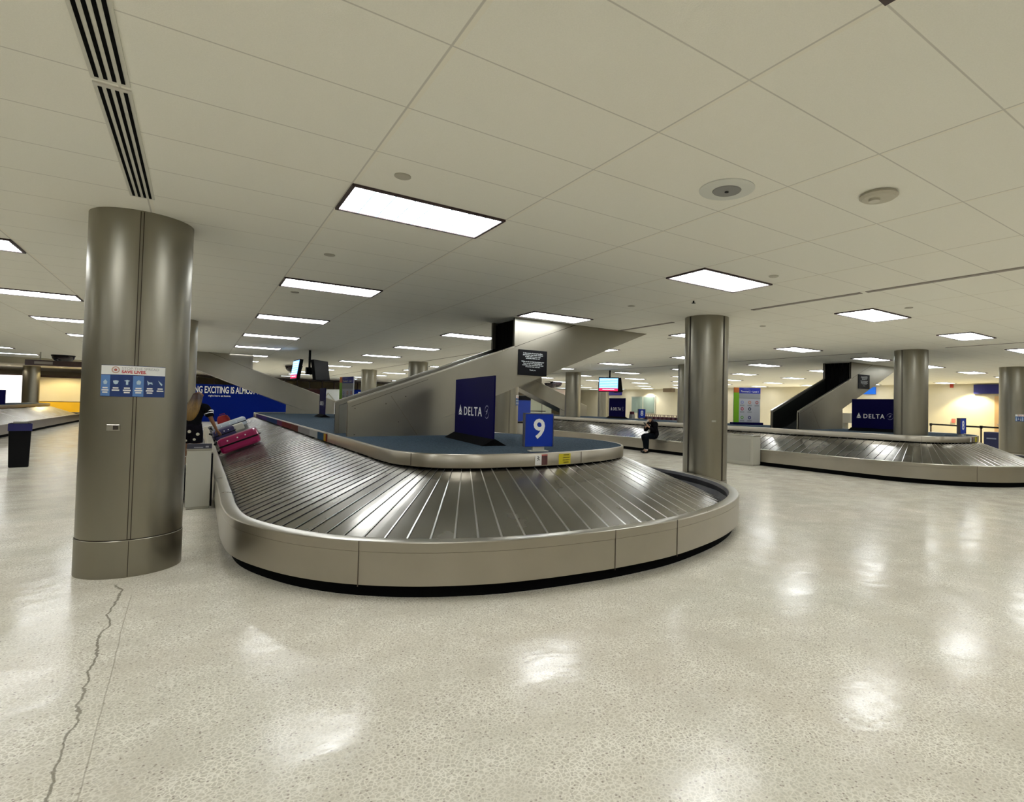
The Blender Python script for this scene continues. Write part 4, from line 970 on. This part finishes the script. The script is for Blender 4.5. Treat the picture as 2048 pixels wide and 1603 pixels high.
mpp = nt.nodes.new('ShaderNodeMapping'); mpp.inputs['Scale'].default_value = (60, 60, 4); nt.links.new(tc.outputs['Object'], mpp.inputs[0]); nz = nt.nodes.new('ShaderNodeTexNoise'); nz.inputs['Scale'].default_value = 1; nt.links.new(mpp.outputs[0], nz.inputs['Vector'])
r2 = nt.nodes.new('ShaderNodeMix'); r2.data_type = 'RGBA'; r2.blend_type = 'MULTIPLY'; r2.inputs[0].default_value = .8; nt.links.new(rp.outputs[2], r2.inputs[6]); nt.links.new(nz.outputs[0], r2.inputs[7]); nt.links.new(r2.outputs[2], bb.inputs['Base Color'])
hair.data.materials.clear(); hair.data.materials.append(hm)
for s_, nm in ((-1, 'l'), (1, 'r')):
    a = Vector(J['ank_'+nm]); MB().box((a.x+s_*.005, a.y+.07, .035), (.095, .25, .07)).build('shoe', black, wm, bevel=.03)
def face(parent, c, fwd, up=(0, 0, 1)):
    f = Vector(fwd).normalized(); u = Vector(up); s = f.cross(u).normalized(); u = s.cross(f); c = Vector(c)
    for k in (-1, 1):
        mb = MB(); mb.lathe((0, 0, 0), [(.001, -.010), (.010, 0), (.001, .010)], 10); o = mb.build('eye', white, parent, smooth=True); o.location = c+f*.080+s*k*.030+u*.005
        o = MB().lathe((0, 0, 0), [(.001, -.02), (.010, -.018), (.012, .01), (.001, .024)], 8).build('ear', parent_skin[parent], parent, smooth=True); o.location = c+s*k*.080-f*.005
    o = MB().prism([(0, .02), (.022, -.014), (0, -.018)], .018, lambda a, b, q: tuple(f*(.084+a)+u*(b-.01)+s*(q-.009))).build('nose', parent_skin[parent], parent, bevel=.004); o.location = c
    o = MB().box((0, 0, 0), (.036, .008, .009)).build('mouth', mat('lip', (.25, .07, .06), .5), parent, bevel=.003); o.location = c+f*.083-u*.042; o.rotation_euler = (0, 0, math.atan2(s.y, s.x))
parent_skin = {wm: skin_m}
face(wm, J['head'], (.1, 1, -.25))

# seated person on the rim of the far carousel
ps = thing('person', 'person in black jacket and dark trousers sitting on a carousel rim, looking at a phone', 'person', (12.20, 13.15, 0), math.radians(0))
JS = dict(pelvis=(.20, .06, .55), spine=(.24, .07, .70), chest=(.15, .05, .90), neck=(.06, .03, 1.01), jaw=(.0, .02, 1.04), head=(-.03, .02, 1.08), crown=(-.02, .02, 1.145), sh_l=(.13, -.12, .94), sh_r=(.13, .22, .94),
          elb_l=(.0, -.19, .72), elb_r=(.02, .26, .72), wrist_l=(-.14, -.04, .86), wrist_r=(-.13, .10, .84), hip_l=(.18, -.05, .53), hip_r=(.18, .17, .53), knee_l=(-.24, -.08, .56), knee_r=(-.22, .12, .54), calf_l=(-.24, -.09, .38), calf_r=(-.14, .10, .36),
          ank_l=(-.24, -.10, .09), ank_r=(-.12, .10, .09), toe_l=(-.38, -.12, .03), toe_r=(-.26, .10, .03))
HD = {'hand_l': ((-.4, .5, .5), (0, .6, -.4), (-.7, .2, .5), .9), 'hand_r': ((-.4, -.5, .5), (0, .6, .4), (-.7, -.2, .5), .9)}
bs = body(ps, JS, RAD, skin_l); parent_skin[ps] = skin_l
garment(bs, 'jacket', lambda c: (c.z > .66 or c.x > .09) and .50 < c.z < .985 and c.x > -.12, .032, mat('black_jacket', (.004, .004, .005), .9, spec=.04), ps)
garment(bs, 'trousers', lambda c: .13 < c.z < .665, .024, mat('dark_trousers', (.004, .006, .009), .9, spec=.04), ps)
MB().prism([(-.045, .0), (.045, 0), (.035, .26), (-.035, .26)], .02, lambda a, b, q: (.0+q-(b*-.18)-.04, .04+a, .66+b)).build('shirt_front', mat('grey_shirt', (.26, .26, .23), .8), ps, bevel=.008)
garment(bs, 'hair', lambda c: (c.z > .99 and c.x > -.02 and c.x < .12) or c.z > 1.11, .026, mat('dark_hair', (.012, .004, .006), .6), ps)
face(ps, JS['head'], (-1, -.05, -.35))
MB().box((-.105, .02, 1.035), (.016, .09, .045)).build('face_mask', mat('mask_white', (.5, .5, .45), .7), ps, bevel=.006)
for nm in ('l', 'r'):
    a = Vector(JS['ank_'+nm]); MB().box((a.x-.06, a.y, .035), (.25, .09, .07)).build('shoe', black, ps, bevel=.03); MB().cyl((a.x, a.y, .09), .04, .07, 14).build('sock', white, ps, smooth=True)
o = MB().box((0, 0, 0), (.012, .075, .15)).build('phone', mat('phone_dark', (.02, .02, .02), .2)); o.location = (12.20-.215, 13.15+.03, .93); o.rotation_euler = (0, math.radians(-35), 0); tag(o, 'dark phone held in both hands of the seated person', 'phone')
# small objects on the far deck
t = thing('small_box', 'small dark red and grey object on the far deck left of the 8 sign', 'box', (15.85, 18.3, DZ)); MB().box((0, 0, .10), (.18, .18, .20)).build('body', offwhite, t); MB().box((0, 0, .26), (.14, .14, .13)).build('top', mat('dark_maroon', (.10, .01, .015), .5), t)
